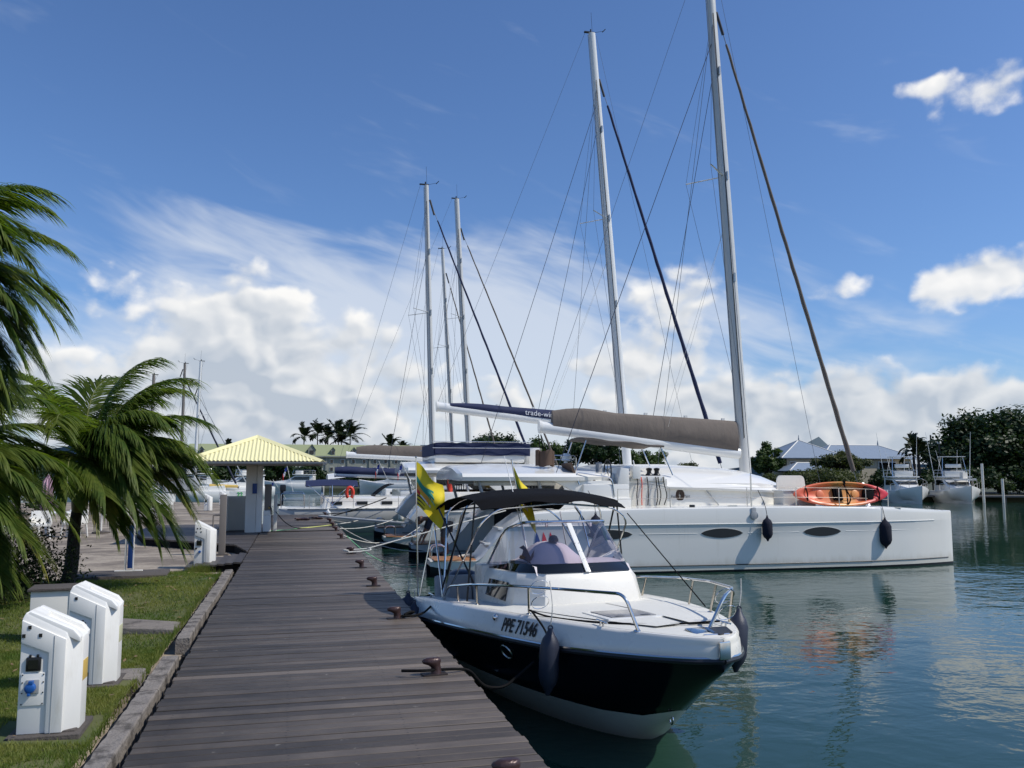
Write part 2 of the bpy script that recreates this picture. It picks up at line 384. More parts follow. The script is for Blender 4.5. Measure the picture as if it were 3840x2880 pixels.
tag(MB().prism(qp, -1.2, ZQ).build('quay_paving', G['ground'], smooth=0), kind='structure')
# lawn: a low soil body with uneven top
lawn_poly = [(-14, -4), (-1.27, -4), (-1.27, 16.9), (-1.7, 18.3), (-2.3, 18.6), (-3.1, 17.2), (-4.4, 16.9), (-14, 16.6)]
def lawn_h(x, y):
    return ZL + .05*math.sin(x*1.1+.4)*math.sin(y*.7) + .02*math.sin(3.1*x+y*2.3) - .09*max(0, (y-14.5)/3.5)
def in_poly(x, y, P):
    c = False; j = len(P)-1
    for i in range(len(P)):
        if (P[i][1] > y) != (P[j][1] > y) and x < (P[j][0]-P[i][0])*(y-P[i][1])/(P[j][1]-P[i][1])+P[i][0]: c = not c
        j = i
    return c
def soil_material():
    m = bpy.data.materials.new('lawn_soil'); m.use_nodes = True; t = NT(m.node_tree)
    co = t.node('ShaderNodeTexCoord').outputs['Object']
    c = t.mix(t.ramp(t.noise(co, 1.1, 5), .42, .60), (.075, .100, .024, 1), (.13, .135, .042, 1))
    c = t.mix(t.ramp(t.noise(co, 1.6, 6, .7), .58, .72), c, (.15, .12, .06, 1))
    c = t.mix(t.m('MULTIPLY', t.noise(co, 60, 3), .5), c, (.03, .035, .012, 1))
    P = t.node('ShaderNodeBsdfPrincipled', ins={'Base Color': c, 'Roughness': .9})
    t.l.new(P.outputs[0], t.node('ShaderNodeOutputMaterial').inputs[0]); return m
bmn = MB(); xs = [-14+.42*i for i in range(31)]+[-1.27]; ys = [-4+.5*j for j in range(46)]
def edge_y(x): return interp(x, [-14, -4.4, -3.1, -2.3, -1.7, -1.27], [16.6, 16.9, 17.2, 18.6, 18.3, 16.9])
def soil(u, v):
    x = -14 + u*(12.73); y = -4 + v*(edge_y(x)+4); z = lawn_h(x, y) - (.16 if v > .995 else 0); return (x, y, z)
bmn.sheet(soil, 60, 60)
tag(bmn.build('lawn', soil_material()), kind='structure')

# ---- dock
def plank_material(name, dark, light, x0, x1):
    m = bpy.data.materials.new(name); m.use_nodes = True; t = NT(m.node_tree)
    co = t.node('ShaderNodeTexCoord').outputs['Object']; oi = t.node('ShaderNodeObjectInfo').outputs['Random']
    off = t.node('ShaderNodeCombineXYZ', ins={0: t.m('MULTIPLY', oi, 57.), 1: t.m('MULTIPLY', oi, 31.), 2: t.m('MULTIPLY', oi, 11.)}).outputs[0]
    g = t.vm('MULTIPLY', t.vm('ADD', co, off), (1.2, 26, 26))
    grain = t.m('ADD', t.m('MULTIPLY', t.noise(g, 2.2, 6, .65, .4), .8), t.m('MULTIPLY', t.m('SINE', t.m('MULTIPLY', t.node('ShaderNodeSeparateXYZ', ins={0: co}).outputs[1], 260.)), .06)); patch = t.noise(t.vm('ADD', co, off), 2.4, 4, .6)
    sx = t.node('ShaderNodeSeparateXYZ', ins={0: co}).outputs[0]
    wear = t.m('ADD', t.m('MULTIPLY', t.ramp(sx, x0, x1), .42), t.m('SUBTRACT', t.m('MULTIPLY', patch, .75), .22))   # the seaward ends are bleached
    c = t.mix(t.m('MULTIPLY', wear, 1.0, clamp=True), (*dark, 1), (*light, 1))
    c = t.mix(t.m('MULTIPLY', t.m('GREATER_THAN', oi, .93), .45), c, (*light, 1))          # a few replaced boards
    f = t.m('MULTIPLY', t.m('ADD', .55, t.m('MULTIPLY', grain, .9)), t.m('ADD', .62, t.m('MULTIPLY', oi, .76)))
    c = t.mix(1.0, c, t.node('ShaderNodeCombineXYZ', ins={0: f, 1: f, 2: f}).outputs[0], 'MULTIPLY')
    sy = t.node('ShaderNodeSeparateXYZ', ins={0: co}).outputs[1]
    dx = t.m('ABSOLUTE', t.m('SUBTRACT', t.m('MODULO', t.m('ADD', sx, 20.17), .78), .39)); dy = t.m('ABSOLUTE', t.m('SUBTRACT', t.m('ABSOLUTE', sy), .034))
    scr = t.m('LESS_THAN', t.m('ADD', t.m('MULTIPLY', dx, dx), t.m('MULTIPLY', dy, dy)), .00005)      # screw heads over the joists
    c = t.mix(t.m('MULTIPLY', scr, .8), c, (.012, .010, .009, 1))
    drop = t.ramp(t.noise(t.vm('ADD', co, off), 9, 3, .6), .70, .74)                                     # pale droppings and scuffs
    c = t.mix(t.m('MULTIPLY', drop, .5), c, (.30, .27, .23, 1))
    P = t.node('ShaderNodeBsdfPrincipled', ins={'Base Color': c, 'Roughness': t.m('ADD', .42, t.m('MULTIPLY', grain, .25)), 'Specular IOR Level': .4})
    b = t.node('ShaderNodeBump', ins={'Strength': .55, 'Distance': .006, 'Height': grain}); t.l.new(b.outputs[0], P.inputs['Normal'])
    t.l.new(P.outputs[0], t.node('ShaderNodeOutputMaterial').inputs[0]); return m
G['plank'] = plank_material('weathered_dock_boards', (.042, .035, .029), (.185, .148, .116), -.9, 1.3)
G['plankd'] = plank_material('dark_deck_boards', (.055, .048, .045), (.10, .088, .08), -9, 9)
dock = tag(empty('dock', (0, 0, 0)), kind='structure')
dm = MB()
for x in (-.8, .1, 1.0, 1.38): dm.box((x, 17.2, ZD-.14), (.09, 42.4, .18))
dm.build('joist', G['irond'], dock)
for i, y in enumerate([-3, 1, 5, 9, 13, 17, 21, 25, 29, 33, 37]):
    MB().lathe([(.11, -1.5), (.11, ZD-.24)], 10, xf((1.28, y, 0))).build('pile', G['concp'], dock)
pitch = .122; y = 2.0; k = 0; src = None
while y < 38.3:
    x0 = XL; x1 = XR
    if src is None:
        src = MB().box((0, 0, 0), (2.43, pitch-.011, .04)).build('plank', G['plank'], dock, bevel=.004, seg=1, smooth=0); o = src
    else:
        o = src.copy(); col.objects.link(o)
    o.location = ((XL+XR)/2+rnd.uniform(-.012, .012), y, ZD-.02+rnd.uniform(-.0035, .0035)); o.rotation_euler = (rnd.uniform(-.012, .012), 0, rnd.uniform(-.0022, .0022))
    y += pitch; k += 1
# wide landing under the shelter: boards run on to the left, skirted
land = tag(empty('landing', (0, 0, 0)), kind='structure')
edge = [(-.95, 20.25), (-1.35, 22.3), (-3.9, 25.25), (-4.3, 27.0)]
def land_x0(y):
    if y < 22.3: return -.95-.40*(y-20.25)/2.05
    if y < 25.25: return -1.35-2.55*(y-22.3)/2.95
    return -3.9-.25*(y-25.25)
pitch = .1425; y = 20.33
while y < 31.5:
    xa = max(land_x0(y), -4.6); xb = -.955
    o = MB().box(((xa+xb)/2, 0, 0), (xb-xa, pitch-.006, .04)).build('plank', G['plankd'], land, smooth=0)
    o.location = (0, y, ZD-.021+rnd.uniform(-.002, .002)); y += pitch
lm = MB(); pts = [(-.97, 20.27), (-1.37, 22.32), (-3.9, 25.3), (-4.6, 28.4), (-4.6, 31.4)]
lm.loft([[(x, y_+.02, ZD-.05) for x, y_ in pts], [(x, y_+.02, ZQ+.005) for x, y_ in pts]])
lm.build('skirt_board', G['black'], land, solid=.02, smooth=0)
# boarded step that runs off the dock towards the sign
stepb = tag(empty('boarded_step', (0, 0, 0)), kind='structure')
for i in range(7):
    xa = -.96-.155*i; xb = xa-.148; MB().box(((xa+xb)/2, 19.0-.035*i, ZD-.03-.016*i), (.148, 2.1-.13*i, .035), ry=.09).build('plank', G['plankd'], stepb, smooth=0)
MB().box((-1.5, 19.0, ZD-.16), (1.0, 1.3, .1)).build('joist', G['irond'], stepb)
# kerb stones along the lawn
kerb = tag(empty('kerb', (0, 0, 0)), kind='structure')
yy = 2.0
while yy < 16.6:
    ln = rnd.uniform(2.6, 3.6)
    if 8.9 < yy < 9.6: yy = 9.95; continue       # a broken-out gap
    ye = min(yy+ln, 16.8)
    if yy < 9.0 < ye: ye = 9.0
    b = MB(); N = 26; secs = []
    for i in range(N+1):
        q = yy+(ye-yy)*i/N; j1, j2, j3 = (rnd.uniform(-.007, .007) for _ in range(3)); e = .012 if i in (0, N) else 0
        xb = -1.178; xa = -1.030+.01*math.sin(q)
        secs.append([(xb+j1, q, .55), (xb+j1, q, .79-e+j2), (xb+.012+j1, q, .818-e+j2), (xa-.008+j3*.4, q, .825-e+j2*.5), (xa+j3*.4, q, .812-e), (xa+j3, q, .55)])
    b.loft(secs, closed=True, caps=True).build('kerbstone', G['kerb'], kerb, smooth=25)
    yy = ye+.012
# broken slab beside the gap, bare concrete strips in the grass
for nm, poly, h in (('lawn_slab', [(-2.15, 8.32), (-1.26, 8.2), (-1.26, 8.62), (-2.1, 8.75)], .795), ('lawn_slab', [(-2.6, 11.3), (-1.3, 10.75), (-1.28, 11.3), (-2.0, 11.75)], .775)):
    tag(MB().prism(poly, .6, h).build(nm, G['conc'], bevel=.02), kind='structure')
MB_PAD = tag(MB().box((-3.1, 17.3, .67), (1.75, 1.05, .16), rz=R(4)).build('sign_pad', G['concp'], bevel=.02), kind='structure')
# ---- grass blades: a mown lawn nobody could count
def make_grass():
    r = random.Random(3); V = []; F = []
    def patch(n, x0, x1, y0, y1, h, w):
        for _ in range(n):
            x = r.uniform(x0, x1); y = r.uniform(y0, y1)
            if not in_poly(x, y, lawn_poly) or y > edge_y(x)-.05: continue
            bare = math.sin(x*2.3+1.1)*math.sin(y*1.9+.4)+.5*math.sin(x*5.1+y*3.7)+.35*math.sin(9*x-7*y)
            if bare > .95 and r.random() < .75: continue
            if any(abs(x-px_) < .33 and abs(y-py_) < .33 for px_, py_ in ((-1.62, 6.78), (-1.62, 8.25))): continue
            if -2.2 < x < -1.27 and 8.2 < y < 8.8 and r.random() < .85: continue
            if -2.5 < x < -1.27 and 10.8 < y < 11.7 and r.random() < .6: continue
            z = lawn_h(x, y)-.004; a = r.uniform(0, 6.283); L = h*r.uniform(.5, 1.3); ww = w*r.uniform(.7, 1.3)
            lx = r.gauss(0, .5)*L; ly = r.gauss(0, .5)*L; o = len(V); ca, sa = math.cos(a)*ww, math.sin(a)*ww
            V.extend([(x-ca, y-sa, z), (x+ca, y+sa, z), (x+lx, y+ly, z+L)]); F.append((o, o+1, o+2))
    patch(150000, -3.6, -1.25, 4.6, 10, .034, .0035)
    patch(80000, -5.5, -1.25, 9, 18.8, .042, .005)
    patch(20000, -6.5, -3.4, 6.5, 17, .045, .006)
    for _ in range(900):    # uncut tufts along kerb, plinths
        x = r.uniform(-1.30, -1.235); y = r.uniform(4.8, 16.8); L = r.uniform(.03, .09); o = len(V)
        V.extend([(x-.004, y, .74), (x+.004, y, .74), (x+r.gauss(0, .03), y+r.gauss(0, .03), .76+L)]); F.append((o, o+1, o+2))
    for cx, cy, n, hh in ((-1.72, 18.0, 500, .16), (-2.0, 17.75, 300, .08)):
        for _ in range(n):
            x = r.gauss(cx, .10); y = r.gauss(cy, .07); L = hh*r.uniform(.4, 1.2); o = len(V)
            V.extend([(x-.004, y, .64), (x+.004, y, .64), (x+r.gauss(0, .05), y+r.gauss(0, .05), .66+L)]); F.append((o, o+1, o+2))
    me = bpy.data.meshes.new('grass'); me.from_pydata(V, [], F)
    o = flat_obj('grass', me, leaf_material('grass_blades', (.080, .135, .020), (.21, .215, .055), .6, .35, .9))
    tag(o, 'short green mown grass beside the boardwalk', 'grass', kind='stuff')
make_grass()
def make_litter():
    r = random.Random(12); V = []; F = []
    for _ in range(420):
        x = r.uniform(-4.2, -1.3); y = r.uniform(5.2, 17.5)
        if not in_poly(x, y, lawn_poly): continue
        z = lawn_h(x, y)+r.uniform(.015, .04); a = r.uniform(0, 6.28); L = r.uniform(.015, .05); u = Vector((math.cos(a), math.sin(a), r.uniform(-.3, .3)))*L; w = Vector((-math.sin(a), math.cos(a), r.uniform(-.3, .3)))*L*.4; p = Vector((x, y, z)); o = len(V)
        V += [tuple(p-u), tuple(p+w), tuple(p+u), tuple(p-w)]; F.append((o, o+1, o+2, o+3))
    me = bpy.data.meshes.new('leaf_litter'); me.from_pydata(V, [], F)
    tag(flat_obj('leaf_litter', me, material('dry_leaf', (.20, .13, .06), .8, var=.4)), 'dry brown leaf litter scattered over the lawn', 'leaf litter', kind='stuff')
make_litter()
# ================================================================ QUAYSIDE THINGS
def make_pedestal(loc, label, sockets='blue', sticker='amber', plinth=True, h=.88, groove=True, holes=3, scale=1.0):
    t = empty('power_pedestal', loc, 0, label, 'pedestal', 'shore power pedestals')
    W_ = .41; hz = lambda x: h-.20*x/W_
    plan = [(0, 0), (.31, 0), (W_, .085), (W_, .27), (.31, .36), (0, .36)]
    b = MB(); n = len(plan)
    outline = plan
    vs = [(x, y, 0) for x, y in outline] + [(x, y, hz(x)-.045) for x, y in outline] + [((.02 if x == 0 else x*.985), .18+(y-.18)*.94, hz(x)-.0) for x, y in outline]
    fs = [tuple(range(n))[::-1]] + [(i+k*n, (i+1) % n+k*n, n+(i+1) % n+k*n, n+i+k*n) for k in (0, 1) for i in range(n)] + [tuple(range(2*n, 3*n))]
    body = b.add(vs, fs).build('body', G['ped'], t, bevel=.008)
    # the proud front shell: upper part and the right strip
    sh = [(0.004, .665), (.195, .585), (.195, .004), (.31, .004), (.31, hz(.31)-.05), (.004, hz(.004)-.05)]
    M = Matrix(((1, 0, 0, 0), (0, 0, 1, 0), (0, 1, 0, 0), (0, 0, 0, 1)))
    MB().prism(sh, -.020, .002, M).build('front_shell', G['ped'], t, bevel=.006)
    MB().box((.232, -.0215, (hz(.23)-.06)/2), (.003, .004, hz(.23)-.06)).build('seam', G['zinc'], t)
    if groove:
        for y0, y1, hh in ((.012, .115, .03), (.262, .348, .034)):
            rm = MB(); pts = [(.02, hz(.02)-.006), (.05, hz(.05)+hh), (W_-.06, hz(W_-.06)+hh), (W_-.012, hz(W_)+.004), (W_-.012, hz(W_)-.03), (.02, hz(.02)-.03)]
            rm.prism(pts, y0, y1, M).build('top_rim', G['ped'], t, bevel=.006)
        MB().prism([(.02, hz(.02)-.006), (.05, hz(.05)+.03), (.13, hz(.13)+.028), (.13, hz(.13)-.02)], .115, .262, M).build('top_cap', G['ped'], t)
    w = MB().box((.095, -.006, .505), (.10, .022, .10)).box((.07, -.006, .565), (.016, .014, .02)).box((.12, -.006, .565), (.016, .014, .02)).build('breaker_box', G['blackp'], t, bevel=.004)
    MB().box((.095, -.019, .505), (.066, .004, .064)).build('breaker_window', G['darkglass'], w)
    hs = [(.06, .775), (.022, .715), (.135, .715)][:holes] if holes == 3 else ([(.06, .77)] if holes == 1 else [(.055, .80), (.11, .80), (.03, .73), (.125, .73)])
    for x, z in hs: MB().box((x, -.022, z), (.022, .006, .026)).build('latch_hole', G['blackp'], t)
    if sockets == 'blue':
        pl = MB().box((.098, -.004, .325), (.165, .010, .235)).build('socket_plate', G['ped'], t, bevel=.003)
        for x in (.027, .168):
            for z in (.43, .375, .30, .22): MB().lathe([(.005, 0), (.005, .004), (.002, .006)], 8, xf((x, -.009, z), 0, 0, R(90))).build('screw', G['blackp'], pl)
        MB().box((.098, -.013, .345), (.09, .012, .10)).build('socket_base', G['zinc'], pl, bevel=.006)
        s = MB().lathe([(.036, 0), (.038, .02), (.034, .045), (.02, .05)], 18, xf((.088, -.015, .340), 0, R(-14), R(90)))
        s.box((.095, -.045, .382), (.03, .04, .025)).box((.085, -.05, .297), (.02, .03, .02)).build('socket_cap', G['blue'], pl, bevel=.003)
    elif sockets == 'orange':
        MB().box((.10, -.005, .36), (.06, .01, .14)).build('blank_plate', G['orange'], t, bevel=.004)
        MB().box((.1, -.003, .055), (.17, .008, .11)).build('access_hatch', G['irond'], t)
    else:
        MB().lathe([(.026, 0), (.028, .02), (.024, .04)], 14, xf((.11, -.002, .33), 0, 0, R(90))).build('socket_cap', G['blue'], t)
        MB().lathe([(.02, 0), (.02, .035), (.012, .045)], 12, xf((.04, -.002, .40), 0, 0, R(90))).build('tap', G['blackp'], t)
    if sticker:
        MB().box((W_+.001, .178, .42), (.004, .15, .15)).build('sticker', G[sticker], t, bevel=.001)
    if plinth:
        MB().box((.19, .18, -.045), (.50, .52, .09), rz=R(1)).box((.2, .18, -.002), (.40, .36, .03)).build('plinth', G['concp'], t, bevel=.012)
    t.scale = (scale,)*3
    return t
make_pedestal((-1.775, 6.62, .80), 'nearest white power pedestal with blue socket and amber sticker, on the lawn', scale=.92)
make_pedestal((-1.80, 8.02, .80), 'white power pedestal with pale sticker, just behind the nearest one', 'orange', 'cream', holes=1, scale=.93)
make_pedestal((-1.93, 18.72, .66), 'white power pedestal at the far tip of the lawn by the step', 'small', None, True, .96, False, 4)
make_pedestal((-4.6, 48.6, .66), 'small far white pedestal on the quay left of the shelter', 'small', None, False, .9, False, 4)
make_pedestal((-4.55, 57.6, .66), 'farthest white pedestal, half hidden behind the shelter counter', 'small', None, False, .9, False, 4)
# grey cabinet behind the pedestals
t = empty('utility_cabinet', (-2.75, 10.5, .74), R(6), 'weathered grey utility cabinet with flat lid behind the white pedestals', 'cabinet')
MB().box((.22, .2, .27), (.44, .40, .54)).build('body', G['whitedull'], t, bevel=.01)
MB().box((.22, .2, .555), (.50, .46, .03)).build('lid', G['concp'], t, bevel=.006)
MB().box((.40, -.004, .27), (.03, .012, .50)).build('door_strip', G['white'], t)
# ---- bollards
def make_bollard(x, y, label):
    t = empty('bollard', (x, y, ZD), rnd.uniform(-.12, .12), label, 'bollard', 'iron bollards along the dock edge')
    b = MB(); secs = []
    for (cx, z, rx, ry) in ((0, 0, .058, .058), (0, .02, .05, .05), (0, .075, .047, .047), (-.018, .098, .058, .05), (-.042, .118, .086, .056), (-.045, .142, .092, .058), (-.04, .162, .085, .052), (-.03, .174, .062, .036), (-.02, .177, .03, .015)):
        secs.append([(cx+rx*math.cos(a*math.pi/10)*(1.12 if math.cos(a*math.pi/10) < 0 else 1), ry*math.sin(a*math.pi/10), z) for a in range(20)])
    b.loft(secs, closed=True, caps=True).build('head', G['iron'], t, smooth=50)
    MB().box((-.02, 0, .006), (.25, .13, .014)).build('base_plate', G['irond'], t, bevel=.003)
    t.scale = (.86, .86, .82)
    return t
bl = [4.75, 7.46, 10.39, 13.5, 16.2, 19.1, 23.7, 26.9, 29.3, 31.8, 34.4, 37.2]
bn = ['rust brown bollard at the very front of the dock, cut by the frame', 'bollard with black rope beside the motorboat registration number', 'bollard with a knotted rope by the motorboat stern', 'bare bollard next beyond the motorboat stern', 'second bare bollard beyond the motorboat stern',
      'bollard holding the taut white rope of the large catamaran', 'bollard with coiled chain and thin white rope', 'bollard just before the yellow hose crosses the dock edge', 'bollard at the end of the yellow and green hose', 'fourth bollard from the far dock end', 'third bollard from the far dock end', 'last bollard at the far dock end']
for yb, lb in zip(bl, bn): make_bollard(1.2+.004*yb, yb, lb)
def rope(name, pts, r, mat, label, cat='rope', n=6, group=None):
    o = MB().tube(pts, r, n).build(name, G[mat], smooth=60); return tag(o, label, cat, group)
rope('mooring_rope', bez((.93, 7.44, .90), (1.08, 7.38, .905), (1.16, 7.40, .90), (1.27, 7.47, .885), (1.42, 7.50, .875), (1.55, 7.60, .83), (1.75, 7.88, .63), (1.95, 8.0, .58), (2.1, 8.05, .65), (2.27, 8.05, .78), n=8), .013, 'ropek', 'black rope sagging from the nearest full bollard to the dark hull')
rope('mooring_rope', bez((1.32, 10.36, .90), (1.40, 10.42, .92), (1.45, 10.5, .90), (1.33, 10.44, .875), (1.30, 10.36, .885), (1.45, 10.42, .875), (1.6, 10.7, .86), (1.75, 11.1, .87), n=8), .014, 'ropek', 'knotted dark rope beside the bollard at the motorboat stern')
rope('mooring_rope', bez((1.5, 13.0, .84), (1.56, 12.5, .7), (1.7, 12.2, .8), (1.95, 12.05, .9), n=8), .012, 'ropek', 'black stern line drooping off the dock edge')
# ---- sign stand
t = empty('sign_stand', (-3.02, 17.55, .752), R(3), 'white metal sign stand with a narrow blue board on the concrete pad', 'sign')
for x in (0, .13):
    MB().box((x, .0, .70), (.035, .035, 1.4)).build('post', G['white'], t, bevel=.004)
    MB().box((x, 0, .012), (.05, .36, .024), rz=R(90 if x == 0 else 84)).build('foot', G['white'], t, bevel=.004)
MB().box((.085, -.03, .46), (.085, .018, .80)).build('board', G['signblue'], t, bevel=.003)
# ---- shelter with the yellow roof
P0 = (-1.09, 27.0, ZD)
t = empty('shelter', P0, 0, 'open shelter with yellow corrugated pyramid roof on a square white column', 'shelter')
EZ, AZ, HW = 2.0, 2.86, 1.87
MB().box((-.13, .0, 1.0), (.30, .42, 2.0)).build('column', G['whitedull'], t, bevel=.008)
MB().box((.11, -.03, 1.0), (.17, .30, 1.996)).build('column_face', G['white'], t, bevel=.008)
MB().box((.0, 0, EZ+.02), (HW*2-.1, HW*2-.1, .05)).box((0, 0, EZ+.13), (1.0, 1.0, .2)).build('ceiling', G['taupepost'], t)
for q in range(4):
    b = MB(); N = 34
    M = Matrix.Rotation(q*math.pi/2, 4, 'Z')
    def slope(u, v, M=M):
        x = (u*2-1)*HW; top = 1-abs(x)/HW
        k = v*top; y = -HW*(1-k)-.03*(1-v); z = EZ+.10+(AZ-EZ-.10)*k + .014*math.sin(u*N*2*math.pi)
        return M @ Vector((x, y, z))
    b.sheet(slope, N*8, 6).build('roof_sheet', G['yellowroof'], t, solid=.004, smooth=60)
    a = M @ Vector((-HW-.02, -HW-.02, EZ+.105)); e = M @ Vector((0, 0, AZ+.02))
    dv = e-a; side = Vector((-dv.y, dv.x, 0)).normalized()*.12; lift = Vector((0, 0, .035)); dn = Vector((0, 0, -.045))
    MB().add([a+side+dn*.7, a+lift, a-side+dn*.7, e+side*.9+dn, e+lift, e-side*.9+dn], [(0, 1, 4, 3), (1, 2, 5, 4)]).build('hip_cap', G['yellowroof'], t, solid=.006)
    gp = []
    g = MB(); pr = [(math.cos(a_)*.06, math.sin(a_)*.075) for a_ in [math.pi+i*math.pi/8 for i in range(9)]]
    g.loft([[M @ Vector((xx, -HW-.07+dx, EZ+.07+dz)) for dx, dz in pr] for xx in (-HW-.13, HW+.13)]).build('gutter', G['zinc'], t, solid=.006, smooth=60)
    for xx in (-1.4, -.5, .45, 1.3): MB().loft([[M @ Vector((x_, -HW-.07+dx*1.06, EZ+.07+dz*1.06)) for dx, dz in pr] for x_ in (xx, xx+.03)]).build('gutter_joint', G['zinc'], t, solid=.004)
MB().box((-.62, .92, .52), (.68, .16, 1.03)).build('counter_wall', G['whitedull'], t, bevel=.01)
MB().box((-.9, .45, .52), (.14, .95, 1.02)).build('counter_side', G['whitedull'], t, bevel=.01)
MB().box((-.025, -.24, 1.30), (.13, .03, .30)).build('notice', G['signblue'], t, bevel=.002)
cb = MB().box((.36, .05, .97), (.20, .24, .90)).build('meter_cabinet', G['taupepost'], t, bevel=.008)
MB().lathe([(.02, 0), (.028, .02), (.015, .05)], 10, xf((.40, -.075, .72), 0, 0, R(90))).build('yellow_valve', G['amber'], cb)
MB().prism([(.24, -.2), (.46, -.2), (.46, .2), (.24, .2)], 0, .50).prism([(.24, -.18), (.44, -.18), (.44, .2), (.24, .2)], .5, .64).build('meter_base', G['white'], t, bevel=.02)
MB().box((.58, .35, .55), (.10, .12, 1.1)).build('standpipe_box', G['white'], t, bevel=.01)
MB().tube(bez((.40, -.09, .75), (.47, -.12, .70), (.49, -.12, .4), (.5, -.1, .02), n=6), .012).build('cable', G['ropek'], t)
MB().box((-.62, .94, 1.035), (.70, .19, .03)).build('counter_top', G['whitedull'], t, bevel=.006)
# taupe gate post
t = empty('gate_post', (-1.62, 21.8, ZQ), 0, 'taupe square post with a small side bracket before the shelter', 'post')
MB().box((0, 0, .72), (.15, .13, 1.44)).build('post', G['taupepost'], t, bevel=.006)
MB().box((0, 0, .015), (.30, .22, .03)).build('foot_plate', G['concp'], t, bevel=.004)
MB().tube(fillet([(-.07, 0, .95), (-.22, 0, .95), (-.22, 0, .62), (-.07, 0, .62)], .02), .018, 6).build('bracket', G['taupepost'], t)
# hoses and cables over the dock
rope('hose', bez((-.85, 27.1, ZD+.012), (-.2, 27.6, ZD+.012), (.2, 28.3, ZD+.012), n=10), .014, 'ropeg', 'green hose on the boards running from the shelter column', 'hose')
rope('hose', bez((.2, 28.3, ZD+.012), (.8, 29.1, ZD+.012), (1.2, 29.5, ZD+.03), (1.4, 29.6, ZD+.02), n=10), .014, 'ropey', 'yellow hose stretching over the boards to the dock edge', 'hose')
rope('cable', bez((-.5, 27.0, ZD+.6), (-.2, 27.3, ZD+.25), (.2, 28.2, ZD+.02), (.9, 29.4, ZD+.015), (1.35, 30.2, ZD+.02), n=10), .012, 'ropek', 'black cable hanging from the shelter cabinet to the boards', 'cable')
rope('cable', [(-.9, 26.75, ZD+.012), (.3, 26.85, ZD+.012), (1.4, 27.0, ZD+.012)], .012, 'ropek', 'straight black cable crossing the boards in front of the shelter', 'cable')
# coiled chains lying on the far boards
for i, (x, yb, lb) in enumerate(((.35, 33.6, 'heap of rusty chain on the far boards'), (.9, 34.2, 'smaller heap of rusty chain nearer the dock edge'))):
    p = [(x+.28*math.cos(k*1.9+i)*(1-.02*k), yb+.3*math.sin(k*2.3)*(1-.02*k), ZD+.03+.02*(k % 3)) for k in range(22-8*i)]
    rope('chain_heap', bez(*p, n=3), .03, 'iron', lb, 'chain', 5)
# ---- restaurant chairs, tables, closed parasols
def make_chair(x, y, rz, label):
    t = empty('terrace_chair', (x, y, ZQ), rz, label, 'chair', 'white terrace armchairs')
    MB().box((0, 0, .42), (.56, .54, .09)).build('seat', G['white'], t, bevel=.02)
    MB().box((0, .25, .60), (.56, .06, .46)).build('backrest', G['white'], t, bevel=.02)
    for s in (-1, 1):
        MB().box((s*.27, 0, .53), (.055, .54, .24)).build('armrest', G['white'], t, bevel=.015)
        for q in (-1, 1): MB().add([(s*.24-.03, q*.22-.03, .40), (s*.24+.03, q*.22-.03, .40), (s*.24+.03, q*.22+.03, .40), (s*.24-.03, q*.22+.03, .40), (s*.29-.018, q*.26-.018, 0), (s*.29+.018, q*.26-.018, 0), (s*.29+.018, q*.26+.018, 0), (s*.29-.018, q*.26+.018, 0)], [(0, 1, 2, 3), (7, 6, 5, 4), (0, 4, 5, 1), (1, 5, 6, 2), (2, 6, 7, 3), (3, 7, 4, 0)]).build('leg', G['white'], t)
    return t
ch = [(-7.35, 28.7, .2, 'white armchair left of the palm trunk, nearest of its row'), (-6.55, 29.3, -.2, 'white armchair directly behind the palm trunk'), (-8.35, 28.6, .5, 'white armchair half hidden by the shrub'),
      (-6.1, 40.2, 1.4, 'white armchair with its back to the quay, nearest behind the fronds'), (-6.9, 41.4, 1.5, 'white armchair under the mauve closed parasol'), (-6.2, 44.6, 1.5, 'second white armchair along the far terrace'), (-6.3, 47.4, 1.5, 'farthest white armchair at the terrace end')]
for a in ch: make_chair(*a)
def make_table(x, y, label):
    t = empty('terrace_table', (x, y, ZQ), 0, label, 'table', 'white terrace tables')
    MB().box((0, 0, .73), (.9, .9, .04)).build('table_top', G['white'], t, bevel=.008)
    for sx in (-1, 1):
        for sy in (-1, 1): MB().box((sx*.4, sy*.4, .355), (.05, .05, .71)).build('leg', G['white'], t)
make_table(-7.2, 29.9, 'white square table behind the chairs at the palm'); make_table(-7.3, 43.0, 'white square table between the far chairs')
def make_parasol(x, y, h, label):
    t = empty('closed_parasol', (x, y, ZQ), 0, label, 'parasol', 'closed mauve parasols')
    MB().tube([(0, 0, 0), (0, 0, h)], .025, 8).build('pole', G['white'], t)
    MB().lathe([(.28, 0), (.28, .05), (.06, .09)], 16).build('base', G['concp'], t)
    b = MB(); secs = []
    for z, r in ((.75, .13), (.85, .20), (1.2, .19), (1.7, .15), (h-.1, .06), (h, .02)):
        secs.append([(math.cos(a*math.pi/10)*r*(1 if a % 2 else .66), math.sin(a*math.pi/10)*r*(1 if a % 2 else .66), z) for a in range(20)])
    b.loft(secs, closed=True, caps=True).build('folded_canopy', G['mauve'], t)
make_parasol(-6.5, 40.5, 2.15, 'closed mauve parasol at the edge of the far terrace'); make_parasol(-7.9, 31.4, 1.95, 'closed mauve parasol left of the palm trunk'); make_parasol(-6.1, 30.9, 2.1, 'closed mauve parasol peeking out right of the palm trunk')
t = empty('terrace_board', (-4.5, 27.6, ZQ), R(-20), 'dark slatted crate behind the palm trunk', 'crate') if False else None
